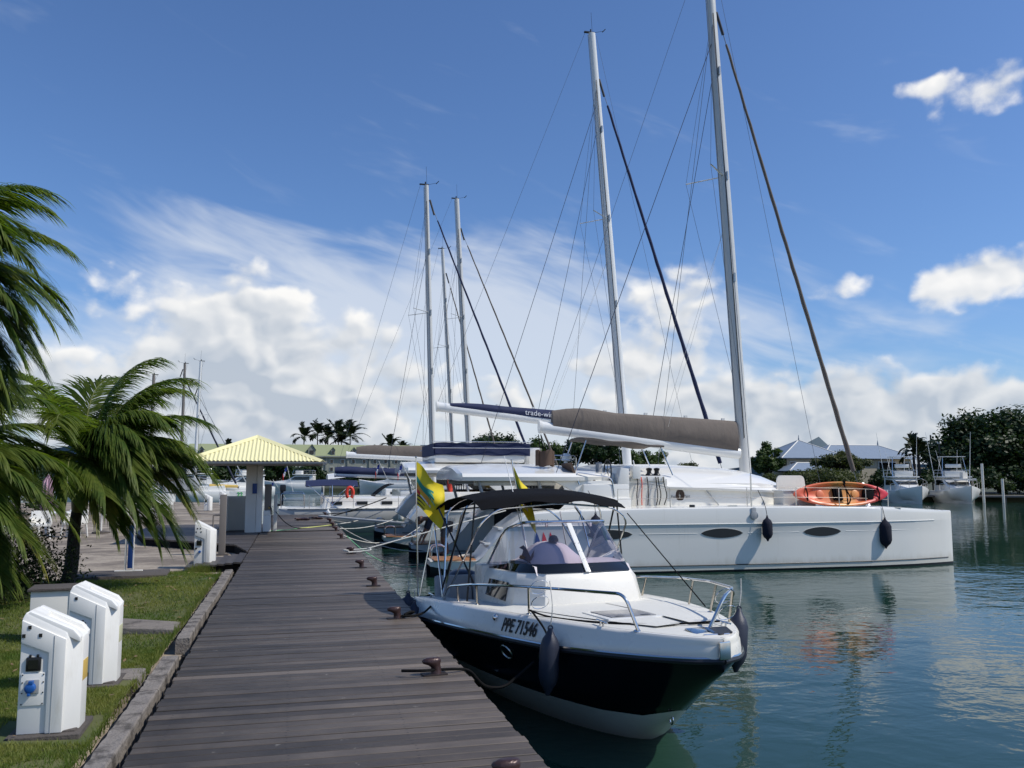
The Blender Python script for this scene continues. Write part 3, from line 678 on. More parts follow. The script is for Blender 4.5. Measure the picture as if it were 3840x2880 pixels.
# ================================================================ MOTORBOAT (local x to the bow, y away from the dock)
MBO = (2.966, 12.306, 0); MBR = R(-90+6.2); BL = 5.597
mbt = empty('motorboat', MBO, MBR, 'white and navy motorboat PPE 71546 with black bimini alongside the dock', 'motorboat')
def bw(s): q = s/BL; return 1.305*max(0, 1-max(0, min(1, (q-.147)/.853))**2.178)**.642
def zs(s): q = s/BL; return .842+.583*q-.261*q*q
def zrub(s): return zs(s)-.25+.06*max(0, (s/BL-.75)/.25)
def zkeel(s): return interp(s, [0, 2.8, 3.6, 4.1, 4.37, 4.62, 4.95, 5.25, 5.45, 5.6], [-.35, -.35, -.25, -.11, 0, .22, .47, .68, .80, .90])
def hb(s, z):
    zk = zkeel(s); zr = zrub(s); q = max(0, min(1, (z-zk)/max(.02, zr-zk))); p = .34+.42*(s/BL)**2
    return 1.07*bw(s)*q**p
ST = [0, .4, .9, 1.5, 2.1, 2.7, 3.2, 3.6, 4.0, 4.3, 4.6, 4.85, 5.05, 5.22, 5.36, 5.46, 5.53, 5.56, 5.578, 5.588, 5.594, BL]
ZB = .31
def hull_zone(zlo, zhi, n):
    secs = []
    for s in ST:
        a = max(zlo(s), zkeel(s)); b = max(zhi(s), zkeel(s)); zz = [a+(b-a)*i/n for i in range(n+1)]
        secs.append([(s, -hb(s, z), z) for z in zz[::-1]] + [(s, hb(s, z), z) for z in zz])
    return secs
hu = MB(); hu.loft(hull_zone(lambda s: ZB, zrub, 8))
hu.add([(0, -hb(0, z), z) for z in (.6, .45, ZB)]+[(0, hb(0, z), z) for z in (ZB, .45, .6)], [(0, 1, 2, 3, 4, 5)])
hull = hu.build('hull', G['navyhull'], mbt, smooth=50)
hb2 = MB(); hb2.loft(hull_zone(lambda s: -9, lambda s: ZB, 6)); hb2.build('hull_bottom', G['bootw'], mbt, smooth=40)
up = MB(); secs = []
for s in ST:
    b0 = 1.07*bw(s); b1 = bw(s); z0 = zrub(s); z1 = zs(s)
    pr = [(b0, z0), (b0+.006, z0+.03), (b0*.6+b1*.4+.004, z0+.13), (b0*.57+b1*.43-.006, z0+.145), (b1+.012, z1-.02), (b1-.012, z1+.008), (max(0, b1-.07), z1+.012)]
    secs.append([(s, -y, z) for y, z in pr]); 
up.loft(secs); up.loft([[(x, -y, z) for x, y, z in q] for q in secs])
up.add([(0, -1.07*bw(0), zrub(0)), (0, -bw(0), zs(0)), (0, bw(0), zs(0)), (0, 1.07*bw(0), zrub(0))], [(0, 1, 2, 3)])
upper = up.build('topside', G['gelw'], mbt, smooth=48)
def rail_line(dz, dy, side): return [(s, side*(1.07*bw(s)+dy if s < 5.59 else 0), zrub(s)+dz) for s in [i*BL/60 for i in range(61)]]
rr = MB()
for sd_ in (-1, 1): rr.tube(rail_line(.006, .006, sd_), .026, 8)
rr.build('rub_rail', G['rubber'], mbt)
rr = MB()
for sd_ in (-1, 1): rr.tube(rail_line(.030, .014, sd_), .014, 6)
rr.build('rub_rail_strip', G['steel'], mbt)
# deck
dk = MB()
def fore(u, v):
    s = 2.75+u*(BL-2.78); b = max(.004, bw(s)-.05); y = (v*2-1)*b
    return (s, y, zs(s)+.012+.035*(1-(v*2-1)**2)*min(1, b))
dk.sheet(fore, 24, 14)
for sd_ in (-1, 1):
    dk.sheet(lambda u, v, sd_=sd_: (.0+u*2.78, sd_*((bw(.0+u*2.78)-.05)*(1-v)+v*interp(u*2.78, [0, 1.2, 1.6, 2.8], [1.05, .98, .80, .76])), zs(u*2.78)+.010), 16, 2)
dk.build('deck', G['nonskid'], mbt, smooth=40)
ln = MB()     # cockpit liner
ln.add([(.02, -1.05, .40), (2.8, -1.05, .40), (2.8, 1.05, .40), (.02, 1.05, .40)], [(0, 1, 2, 3)])
for sd_ in (-1, 1): ln.sheet(lambda u, v, sd_=sd_: (u*2.8, sd_*interp(u*2.8, [0, 1.2, 1.6, 2.8], [1.05, .98, .80, .76]), .4+v*(zs(u*2.8)+.01-.4)), 16, 1)
ln.add([(.03, -1.06, .4), (.03, 1.06, .4), (.03, 1.06, .86), (.03, -1.06, .86)], [(0, 1, 2, 3)])
ln.build('cockpit_liner', G['gelw'], mbt, smooth=30)
# non-skid panels proud of the foredeck, deck hatch
for sd_ in (-1, 1):
    MB().sheet(lambda u, v, sd_=sd_: (3.25+u*1.75, sd_*(.06+v*max(.02, (bw(3.25+u*1.75)-.30))), zs(3.25+u*1.75)+.016+.035*(1-((.06+v*(bw(3.25+u*1.75)-.3))/bw(3.25+u*1.75))**2)), 10, 6).build('foredeck_panel', G['nonskid'], mbt)
ha = MB().box((4.20, -.22, 1.160), (.60, .62, .045), ry=R(-2)).build('deck_hatch', G['gel'], mbt, bevel=.012)
MB().box((4.20, -.22, 1.184), (.48, .48, .012), ry=R(-2)).build('hatch_pane', material('grey_hatch_pane', (.22, .215, .21), .3), ha, bevel=.003)
for y in (-.36, -.08): MB().box((4.40, y, 1.19), (.05, .09, .02)).build('hatch_hinge', G['blackp'], ha, bevel=.004)
# console cabin, faceted
lo = [(1.30, -.82), (2.70, -.84), (3.10, -.60), (3.15, 0), (3.10, .60), (2.70, .84), (1.30, .82)]
md = [(1.34, -.75), (2.66, -.77), (3.01, -.55), (3.05, 0), (3.01, .55), (2.66, .77), (1.34, .75)]
hi = [(1.38, -.71), (2.60, -.73), (2.95, -.52), (2.99, 0), (2.95, .52), (2.60, .73), (1.38, .71)]
def ring(P, z, dz=0): return [(x, y, z+dz*(x-1.3)) for x, y in P]
cb = MB(); cb.loft([ring(lo, .92), ring(lo, 1.0, .03), ring(md, 1.30, .04), ring(hi, 1.37, .05)], closed=True)
cb.add(ring(hi, 1.37, .05), [tuple(range(7))])
cab = cb.build('console', G['gelw'], mbt, bevel=.012, smooth=20)
MB().add([(1.72, -.812, 1.085), (2.46, -.826, 1.10), (2.46, -.786, 1.31), (1.76, -.772, 1.28)], [(0, 1, 2, 3)]).build('side_window', G['darkglass'], cab, solid=.008)
MB().add([(1.72, .812, 1.085), (2.46, .826, 1.10), (2.46, .786, 1.31), (1.76, .772, 1.28)], [(0, 1, 2, 3)]).build('side_window', G['darkglass'], cab, solid=.008)
MB().box((1.36, -.60, 1.12), (.30, .40, .60)).build('entry_pillar', G['gelw'], cab, bevel=.03)
# dashboard seen through the screen, seats
ds = MB()
def dash(u, v):
    y = -.6+1.2*v; x = 1.90+.98*u; hump = math.exp(-((y+.18)/.28)**4)
    z = 1.50+.04*math.sin(u*3.1)+(.22*hump*math.sin(min(1, u*1.25+.1)*math.pi)**.6)
    return (x, y, z if u not in (0, 1) else 1.42)
ds.sheet(dash, 12, 16); ds.build('dashboard', material('pale_dash', (.72, .66, .66), .4, var=.04), mbt, smooth=60)
MB().lathe([(.062, 0), (.060, .03), (.045, .06), (.02, .075)], 16, xf((2.35, -.17, 1.755))).build('compass', G['blackp'], mbt)
for y in (-.35, .35):
    st_ = MB().box((1.05, y, .82), (.42, .46, .12)).box((.86, y, 1.12), (.10, .46, .52)).build('helm_seat', G['greycush'], mbt, bevel=.04)
wl = MB().tube([(1.62, -.2+.17*math.cos(a*math.pi/8), 1.35+.17*math.sin(a*math.pi/8)) for a in range(16)], .013, 6, closed=True).tube([(1.62, -.36, 1.35), (1.62, -.04, 1.35)], .01, 6).build('steering_wheel', G['blackp'], mbt)
# windscreen: raked panes round the console
wb = [(1.55, -.71, 1.385), (2.30, -.725, 1.43), (2.62, -.715, 1.44), (2.96, -.52, 1.455), (3.0, .04, 1.457), (2.96, .52, 1.455), (2.62, .715, 1.44), (2.30, .725, 1.43), (1.55, .71, 1.385)]
wt = [(1.46, -.69, 1.45), (1.92, -.64, 1.88), (2.14, -.60, 1.955), (2.40, -.42, 1.99), (2.44, .04, 1.995), (2.40, .46, 1.99), (2.14, .60, 1.955), (1.92, .64, 1.88), (1.46, .69, 1.45)]
def lerp3(a, b, t_): return tuple(a[i]+(b[i]-a[i])*t_ for i in range(3))
gs = {0: 'side', 3: 'front', 4: 'front'}
for i0, i1 in ((0, 4), (4, 8)):
    p = MB(); p.loft([wb[i0:i1+1], [lerp3(a, b, .5) for a, b in zip(wb, wt)][i0:i1+1], wt[i0:i1+1]]); p.build('windscreen_pane', G['windglass'], mbt, smooth=60)
bd = MB(); off = [(x+.004*(1 if x > 2.3 else 0), y*1.004, z) for x, y, z in wb]
bd.loft([off, [lerp3(a, b, .17) for a, b in zip(off, wt)]]); bd.build('windscreen_band', G['darkglass'], mbt, smooth=60)
MB().tube(fillet([(1.32, -.75, 1.18), wt[0], wt[1], (2.27, -.53, 1.985), wt[3], wt[4], wt[5], (2.27, .55, 1.985), wt[7], wt[8], (1.32, .75, 1.18)], .12), .017, 8).build('windscreen_rail', G['steel'], mbt)
ml = MB(); a, b = Vector(wb[4])+Vector((.026, -.03, .02)), Vector(wt[4])+Vector((.026, -.10, -.035)); ml.box((a+b)/2, ((b-a).length, .062, .010), 0, math.atan2(a.z-b.z, b.x-a.x) if False else R(43.9))
mul = ml.build('windscreen_mullion', G['gel'], mbt, bevel=.002)
for i in range(6):
    for dy in (-.022, .022): MB().lathe([(.005, 0), (.004, .004)], 6, xf(a.lerp(b, .06+.17*i)+Vector((.006, dy, .006)), 0, R(45))).build('rivet', G['blackp'], mul)
for y in (-.28, .30): MB().box((2.40, y, 1.955), (.02, .03, .05)).build('windscreen_clip', G['steel'], mbt, bevel=.004)
# folded dark cover lying inside the near pane
MB().sheet(lambda u, v: (2.42+.16*u+.03*math.sin(5*v), -.64+.20*v+.04*math.sin(7*u), 1.44+.26*(1-v)*(1-.5*u)+.04*math.sin(9*u+4*v)), 8, 8).build('dash_cover', G['brown'], mbt, solid=.01, smooth=60)
# antenna
an = MB().tube([(2.02, -.36, 1.56), (1.30, -.42, 2.80)], [.010, .004], 8).build('antenna', G['white'], mbt)
MB().box((2.02, -.36, 1.555), (.07, .05, .05)).lathe([(.02, 0), (.02, .06)], 8, xf((2.01, -.36, 1.55), 0, R(-28))).build('antenna_base', G['gel'], an, bevel=.008)
# aft seats, engines
for y in (-.80, -.27, .27, .80):
    MB().box((.27, y, .93), (.13, .52, .46), ry=R(-9)).build('seat_back', G['greycush'], mbt, bevel=.04)
MB().box((.62, 0, .62), (.62, 1.9, .14)).build('seat_cushion', G['greycush'], mbt, bevel=.04)
MB().box((.60, 0, .475), (.56, 1.86, .15)).build('seat_base', G['gelw'], mbt, bevel=.02)
for y, nm in ((-.50, 0), (.42, 1)):
    en = MB(); secs = []
    for x, w_, z0, z1 in ((-.62, .13, .80, 1.02), (-.55, .22, .72, 1.12), (-.30, .26, .68, 1.18), (-.08, .25, .68, 1.16), (.0, .2, .72, 1.08)):
        secs.append([(x, y+w_*cy, z0+(z1-z0)*cz) for cy, cz in ((-.8, 0), (-1, .25), (-1, .6), (-.75, .92), (-.35, 1), (.35, 1), (.75, .92), (1, .6), (1, .25), (.8, 0))])
    e = en.loft(secs, closed=True, caps=True).build('engine_cowl', material('navy_engine_cover', (.012, .02, .045), .35), mbt, smooth=50)
    MB().box((-.3, y, .35), (.18, .12, .75)).build('engine_leg', G['blackp'], e, bevel=.02)
# rails (bent stainless pipe) with stanchions
def railpath(sd_, pts): return fillet([(s, sd_*y, z) for s, y, z in pts], .10, 6)
MB().tube(railpath(-1, [(1.16, 1.19, zs(1.16)), (1.36, 1.18, zs(1.3)+.19), (2.2, 1.13, zs(2.2)+.24), (3.2, 1.04, zs(3.2)+.28), (4.1, .86, zs(4.1)+.31), (4.92, .58, zs(4.9)+.33), (5.02, .50, zs(5)+.02)]), .0155, 8).build('guard_rail', G['steel'], mbt)
MB().tube(railpath(1, [(1.16, 1.19, zs(1.16)), (1.36, 1.18, zs(1.3)+.19), (2.2, 1.13, zs(2.2)+.24), (3.2, 1.04, zs(3.2)+.28), (4.1, .86, zs(4.1)+.31), (4.92, .58, zs(4.9)+.33), (5.18, .30, zs(5)+.30), (5.20, .12, zs(5.2)+.02)]), .0155, 8).build('guard_rail', G['steel'], mbt)
for sd_ in (-1, 1):
    for s, y in ((1.62, 1.16), (2.25, 1.12), (3.55, .985)):
        MB().tube([(s-.02, sd_*(y-.03), zs(s)), (s+.04, sd_*y, zs(s)+.19+.045*(s-1.3))], .0125, 8).build('stanchion', G['steelw'], mbt)
for s, y in ((4.25, .80),): MB().tube([(s-.02, y-.03, zs(s)), (s+.06, y, zs(s)+.31)], .0135, 8).build('stanchion', G['steelw'], mbt)
MB().tube([(4.84, .58, zs(4.9)), (5.0, .52, zs(4.9)+.32)], .0135, 8).build('stanchion', G['steelw'], mbt)
for s, y in ((1.62, 1.13), (2.25, 1.09), (3.55, .955), (5.02, .50), (4.25, -.77), (5.2, -.12)):
    MB().lathe([(.035, 0), (.032, .008), (.018, .016)], 10, xf((s-.02, -y, zs(s)+.008))).build('stanchion_base', G['steel'], mbt)
def rod_holder(c, sd_):
    m = MB()
    for k, (dz, r) in enumerate(((.17, .10), (.02, .095))):
        m.tube([(c[0]+.05+r*.5*math.cos(a*math.pi/9)+.03*k, c[1]-.10*sd_+r*math.sin(a*math.pi/9), c[2]+dz+r*.75*math.cos(a*math.pi/9)) for a in range(18)], .0045, 5, closed=True)
    return m.build('fender_basket', G['steel'], mbt)
rod_holder((3.55, -.97, zs(3.55)+.12), -1); rod_holder((4.92, .55, zs(4.9)+.10), 1)
# anchor in the bow
an = MB().box((5.36, -.04, zs(5.4)-.03), (.34, .20, .10), ry=R(8)).build('anchor_plate', G['steel'], mbt, bevel=.02)
MB().prism([(5.25, -.12), (5.62, 0), (5.25, .12)], zs(5.4)-.075, zs(5.4)-.01).build('anchor_fluke', G['steelw'], mbt, bevel=.01)
MB().tube([(5.30, .02, zs(5.3)+.05), (5.58, .06, zs(5.3)-.02)], .011, 6).tube([(5.45, -.1, zs(5.3)+.02), (5.48, .14, zs(5.3)+.02)], .01, 6).build('anchor_shank', G['steel'], an)
MB().box((BL+.012, 0, zs(BL)-.09), (.03, .11, .15)).build('bow_plate', G['steel'], mbt, bevel=.01)
MB().prism([(5.16, .02), (5.50, .03), (5.44, .20), (5.20, .30)], zs(5.3)+.018, zs(5.3)+.03).build('anchor_locker', G['rubber'], mbt)
# cleats, nav light, portholes, bow eye
for s, y in ((4.62, -.66), (5.1, .34), (.5, -1.18)):
    MB().tube([(s-.11, y, zs(s)+.055), (s+.11, y, zs(s)+.055)], [.006, .011, .006] if False else .009, 6).tube([(s-.03, y, zs(s)), (s-.03, y, zs(s)+.055)], .010, 6).tube([(s+.03, y, zs(s)), (s+.03, y, zs(s)+.055)], .010, 6).build('cleat', G['steel'], mbt)
MB().lathe([(.040, 0), (.038, .02), (.022, .035), (.008, .04)], 14, xf((3.08, -1.155, zs(3.08)-.055), 0, 0, R(80))).build('navigation_light', G['steel'], mbt)
for s in (3.28, 3.95):
    z = .70+.06*(s-3.2); yb = -hb(s, z); ang = math.atan2(hb(s-.1, z)-hb(s+.1, z), .2); til = math.atan2(hb(s, z+.08)-hb(s, z-.08), .16)
    M = xf((s, yb-.002, z), ang) @ Matrix.Rotation(R(90)+til, 4, 'X')
    p_ = MB().tube([M @ Vector((.095*math.cos(a*math.pi/12), .078*math.sin(a*math.pi/12), .006)) for a in range(24)], .012, 6, closed=True).build('porthole', G['steelw'], mbt)
    MB().add([M @ Vector((.09*math.cos(a*math.pi/12), .073*math.sin(a*math.pi/12), .006)) for a in range(24)], [tuple(range(24))]).build('porthole_glass', G['darkglass'], p_)
MB().tube([(4.72+.03*math.cos(a*math.pi/6), 0, .28+.04*math.sin(a*math.pi/6)) for a in range(12)], .009, 6, closed=True).build('bow_eye', G['steel'], mbt)
# registration on the near side
def on_top(u, v, w):
    s = 3.27+u; z0 = zrub(s); z1 = zs(s); k = .24+v/.25*1.25; b0, b1 = 1.07*bw(s), bw(s)
    y = b0+(b1-b0)*k; return (s, -(y+.014+w), z0+.03+(z1-z0)*k*.90)
text_mesh('PPE 71546', .165, 'registration_number', G['ink'], mbt, on_top, .002, .86, .003)
# bimini: black canvas over bent bows
def bim(u, v):
    s = -.12+2.25*u; y = (v*2-1)*.98; e = abs(v*2-1)
    prof = interp(u, [0, .08, .3, .55, .8, .95, 1], [2.03, 2.12, 2.23, 2.28, 2.26, 2.20, 2.13])
    return (s+.10*e*e*(-1 if u > .9 else 0), y, prof+.11*(1-e**2.4)-.02+.012*math.sin(u*22)*(1-abs(2*v-1))+.02*math.cos(v*19)*(u < .02 or u > .98))
bi = MB().sheet(bim, 22, 18).build('bimini_canvas', G['black'], mbt, solid=.008, smooth=60)
for s_, zb, s0 in ((-.08, 2.0, .95), (.60, 2.18, .95), (1.30, 2.22, .95), (2.06, 2.1, 1.05)):
    MB().tube(fillet([(s0, -1.14, zs(s0)+.02), (s_, -.99, zb-.12), (s_, -.78, zb+.04), (s_, 0, zb+.10), (s_, .78, zb+.04), (s_, .99, zb-.12), (s0, 1.14, zs(s0)+.02)], .14), .0125, 8).build('bimini_bow', G['steel'], bi)
for sd_ in (-1, 1):
    if sd_ > 0: MB().tube([(2.06, sd_*.99, 2.06), (3.9, sd_*.93, zs(3.9)+.03)], .007, 5).build('bimini_strap', G['ropek'], bi)
    MB().tube([(1.78, sd_*.98, 2.22), (1.80, sd_*1.08, zs(1.8)+.02)], .012, 6).build('bimini_pole', G['blackp'], bi)
    MB().tube([(-.06, sd_*.98, 2.0), (-.05, sd_*1.20, zs(0))], .0115, 8).build('bimini_pole', G['steel'], bi)
    MB().tube([(.35, sd_*1.04, 2.08), (2.0, sd_*1.02, 1.18)], .013, 6).build('bimini_strap', G['blackp'], bi)
    MB().tube([(1.6, sd_*1.04, 2.14), (.9, sd_*1.14, 1.06)], .013, 6).build('bimini_strap', G['blackp'], bi)
# fenders
def fender(loc, L, r, label, mat='fender', hang=.25, top=None, tilt=(0, 0)):
    t = empty('fender', loc, 0, label, 'fender', 'boat fenders'); t.rotation_euler = (tilt[0], tilt[1], 0)
    prof = [(.018, L), (.03, L-.03), (.045, L-.06), (r*.75, L-.16*L), (r, L*.72), (r, L*.28), (r*.75, .16*L), (.045, .06), (.03, .03), (.018, 0)]
    MB().lathe(prof[::-1], 18).build('body', G[mat], t, smooth=60)
    MB().tube([(.022*math.cos(a), 0, L+.0+.022*math.sin(a)) for a in [k*math.pi/5 for k in range(10)]], .008, 5, closed=True).build('eye', G[mat], t)
    if hang: MB().tube(bez((0, 0, L+.02), (.01, 0, L+hang*.5), (top or (0, 0, L+hang)), n=5), .006, 5).build('lanyard', G['rope'], t)
    return t
def mbw(x, y, z):
    c, s = math.cos(MBR), math.sin(MBR); return (MBO[0]+c*x-s*y, MBO[1]+s*x+c*y, z)
fender(mbw(4.24, -1.05, .48), .62, .095, 'tall dark fender hanging amidships below the registration number', hang=.42, top=(.05, .25, 1.03), tilt=(0, R(3)))
fender(mbw(.52, -1.42, .30), .56, .12, 'dark fender squeezed between dock and motorboat quarter', hang=.15)
fender(mbw(.18, -1.42, .38), .56, .13, 'aftmost dark fender at the motorboat stern corner', hang=.15)
fender(mbw(4.52, .86, .60), .62, .10, 'dark fender on the far side of the motorboat bow', hang=.3, tilt=(R(-8), R(10)))
rope('mooring_rope', bez(mbw(3.6, -.98, 1.17), mbw(3.9, -.86, 1.14), mbw(4.5, -.62, 1.17), mbw(4.9, -.2, 1.19), mbw(5.1, .30, 1.22), n=8), .0095, 'ropek', 'black bow line lying along the motorboat foredeck')
rope('mooring_rope', bez(mbw(3.62, -.97, 1.17), mbw(3.85, -1.02, 1.16), mbw(4.1, -1.03, 1.08), mbw(4.24, -1.03, .99), n=6), .011, 'ropek', 'frayed black rope knotted at the rail above the tall fender')
# flags
def flag_cloth(w, h, wob, seedp, droop):
    def f(u, v):
        x = w*u*(.86+.1*math.sin(3*v)); return (x*droop[0], .10*u*math.sin(u*7+v*3+seedp)+.04*math.sin(v*9+seedp)*u, -h*v - w*u*droop[1] + .06*wob*math.sin(u*6+seedp))
    return f
def make_flag(loc, rz, label, pole_h, w, h, droop, seedp, emblem=True, tilt=0):
    t = empty('flag', loc, rz, label, 'flag', 'yellow flags on the motorboat'); t.rotation_euler = (0, tilt, rz)
    MB().tube([(0, 0, 0), (0, 0, pole_h)], .010, 8).lathe([(.012, pole_h), (.014, pole_h+.02), (.004, pole_h+.03)], 8).build('pole', G['steel'], t)
    f = flag_cloth(w, h, .5, seedp, droop); z0 = pole_h-.06
    F_ = lambda u, v, o=0.: Vector(f(u, v))+Vector((0, o, z0))
    c = MB().sheet(lambda u, v: F_(u, v), 16, 14).build('cloth', G['flagy'], t, smooth=60)
    if emblem:
        for o in (-.004, .004):
            def patch(pts, nm, mat, k=o):
                MB().add([F_(u, v, k*(1.0 if nm != 'emblem_orange' else 1.6)) for u, v in pts], [tuple(range(len(pts)))]).build(nm, mat, c, smooth=0)
            def strip(us, v0, v1, nm, mat, k=o):
                MB().loft([[F_(u, v0(u), k), F_(u, (v0(u)+v1(u))/2, k), F_(u, v1(u), k)] for u in us]).build(nm, mat, c, smooth=0)
            us = [i/12*.62+.02 for i in range(13)]
            strip(us, lambda u: .30+.12*u+.10*math.sin(u*7), lambda u: .44+.34*u+.06*math.sin(u*9), 'emblem_teal', G['flagt'])
            us2 = [i/10*.42+.04 for i in range(11)]
            strip(us2, lambda u: .455+.36*u+.06*math.sin(u*9), lambda u: .64+.26*u-.05*math.sin(u*7), 'emblem_orange', G['flago'])
            strip([i/6*.12+.02 for i in range(7)], lambda u: .60+.4*u, lambda u: .70+.3*u, 'emblem_red', G['flagr'])
            strip([i/8*.36+.14 for i in range(9)], lambda u: .70, lambda u: .735+.05*u, 'emblem_white', G['flagw'])
            for q in range(3):
                strip([i/8*.30+.015 for i in range(9)], lambda u, q=q: .74+.09*q+.05*u, lambda u, q=q: .785+.09*q-.03*u, 'emblem_black', G['flagk'])
    return t
make_flag(mbw(-.06, -1.22, .84), R(-20), 'yellow flag with teal and orange emblem on the near stern pole', 1.95, .66, .62, (.64, .52), .6, tilt=R(-1.5))
make_flag(mbw(-.06, .55, .84), R(-25), 'rolled yellow flag hanging behind the middle of the black bimini', 1.95, .40, .60, (.55, 1.25), 2.2, tilt=R(-10))
# ================================================================ CATAMARANS (local x to the bow, y: near hull negative)
def cat_hull(t, side, L, CY, top, name='hull', gel='gelg', W=.85):
    hwf = lambda x: W*interp(x/L, [0, .04, .17, .62, .80, .90, .96, .99, 1], [.60, .78, 1, 1, .86, .58, .30, .13, .05])
    xs = sorted(set([L*k/40 for k in range(41)]+[.45, 1.15, 1.3, 1.5, 1.8, 2.1, 2.35, L*.985, L*.995]))
    secs = []; bot = []; dks = []; ov = []
    for x in xs:
        h = hwf(x); tp = top(x); lift = .22*max(0, 1-x/1.2)
        pr = [(.93*h, .06+lift), (.95*h, .30+lift*.5), (.972*h, .85), (.982*h, 1.20), (1.0*h, 1.245), (1.0*h, 1.275), (.992*h, max(1.29, tp-.10)), (.975*h, max(1.3, tp-.03)), (.94*h, max(1.31, tp))]
        pr = [(y, min(z, tp)) for y, z in pr]
        secs.append([(x, CY*side-y, z) for y, z in pr[::-1]]); ov.append([(x, CY*side+y, z) for y, z in pr])
        bot.append([(x, CY*side+s_*y, z) for s_, y, z in ((-1, .93*h, .06+lift), (-1, .88*h, -.05+lift), (-1, .5*h, -.35+lift), (1, 0, -.5+lift), (1, .5*h, -.35+lift), (1, .88*h, -.05+lift), (1, .93*h, .06+lift))])
        e = .94*h if tp > 1.31 else pr[-1][0]
        dks.append([(x, CY*side-e, tp), (x, CY*side, tp+.02), (x, CY*side+e, tp)])
    b = MB().loft(secs).loft(ov); q0 = secs[0][::-1]+ov[0][::-1]; b.add(q0, [tuple(range(len(q0)))]); q1 = secs[-1][::-1]+ov[-1][::-1]; b.add(q1, [tuple(range(len(q1)))])
    h_ = b.build(name, G[gel], t, smooth=28)
    MB().loft(bot).build('hull_bottom', G['boot'], t, smooth=60)
    MB().loft(dks).build('side_deck', G['gel'], t, smooth=25)
    MB().tube([(x, CY*side-hwf(x)*.944-.006, .19+.04*max(0, 1-x/2)) for x in xs if .9 < x < L*.995], .013, 4).build('waterline_stripe', G['ink'], h_)
    MB().tube([(x, CY*side-hwf(x)*1.0-.004, 1.262) for x in xs if 1.9 < x < L*.97], .011, 6).build('chine_moulding', G['gel'], h_)
    return h_, hwf
def lens_port(parent, x0, x1, z, h, yf, mat='portglass'):
    n = 14; P = []; 
    for i in range(n+1):
        u = i/n; P.append((x0+(x1-x0)*u, h*.5*(math.sin(u*math.pi))**.62))
    pts = [(x, dz) for x, dz in P] + [(x, -dz) for x, dz in P[::-1][1:-1]]
    a = MB().add([(x, yf(x, z+dz*1.1)-.004, z+dz*1.12-.006) for x, dz in pts], [tuple(range(len(pts)))]).build('port_rim', G['gel'], parent, solid=.004, smooth=0)
    MB().add([(x, yf(x, z+dz)-.010, z+dz) for x, dz in pts], [tuple(range(len(pts)))]).build('port_glass', G[mat], a, smooth=0)
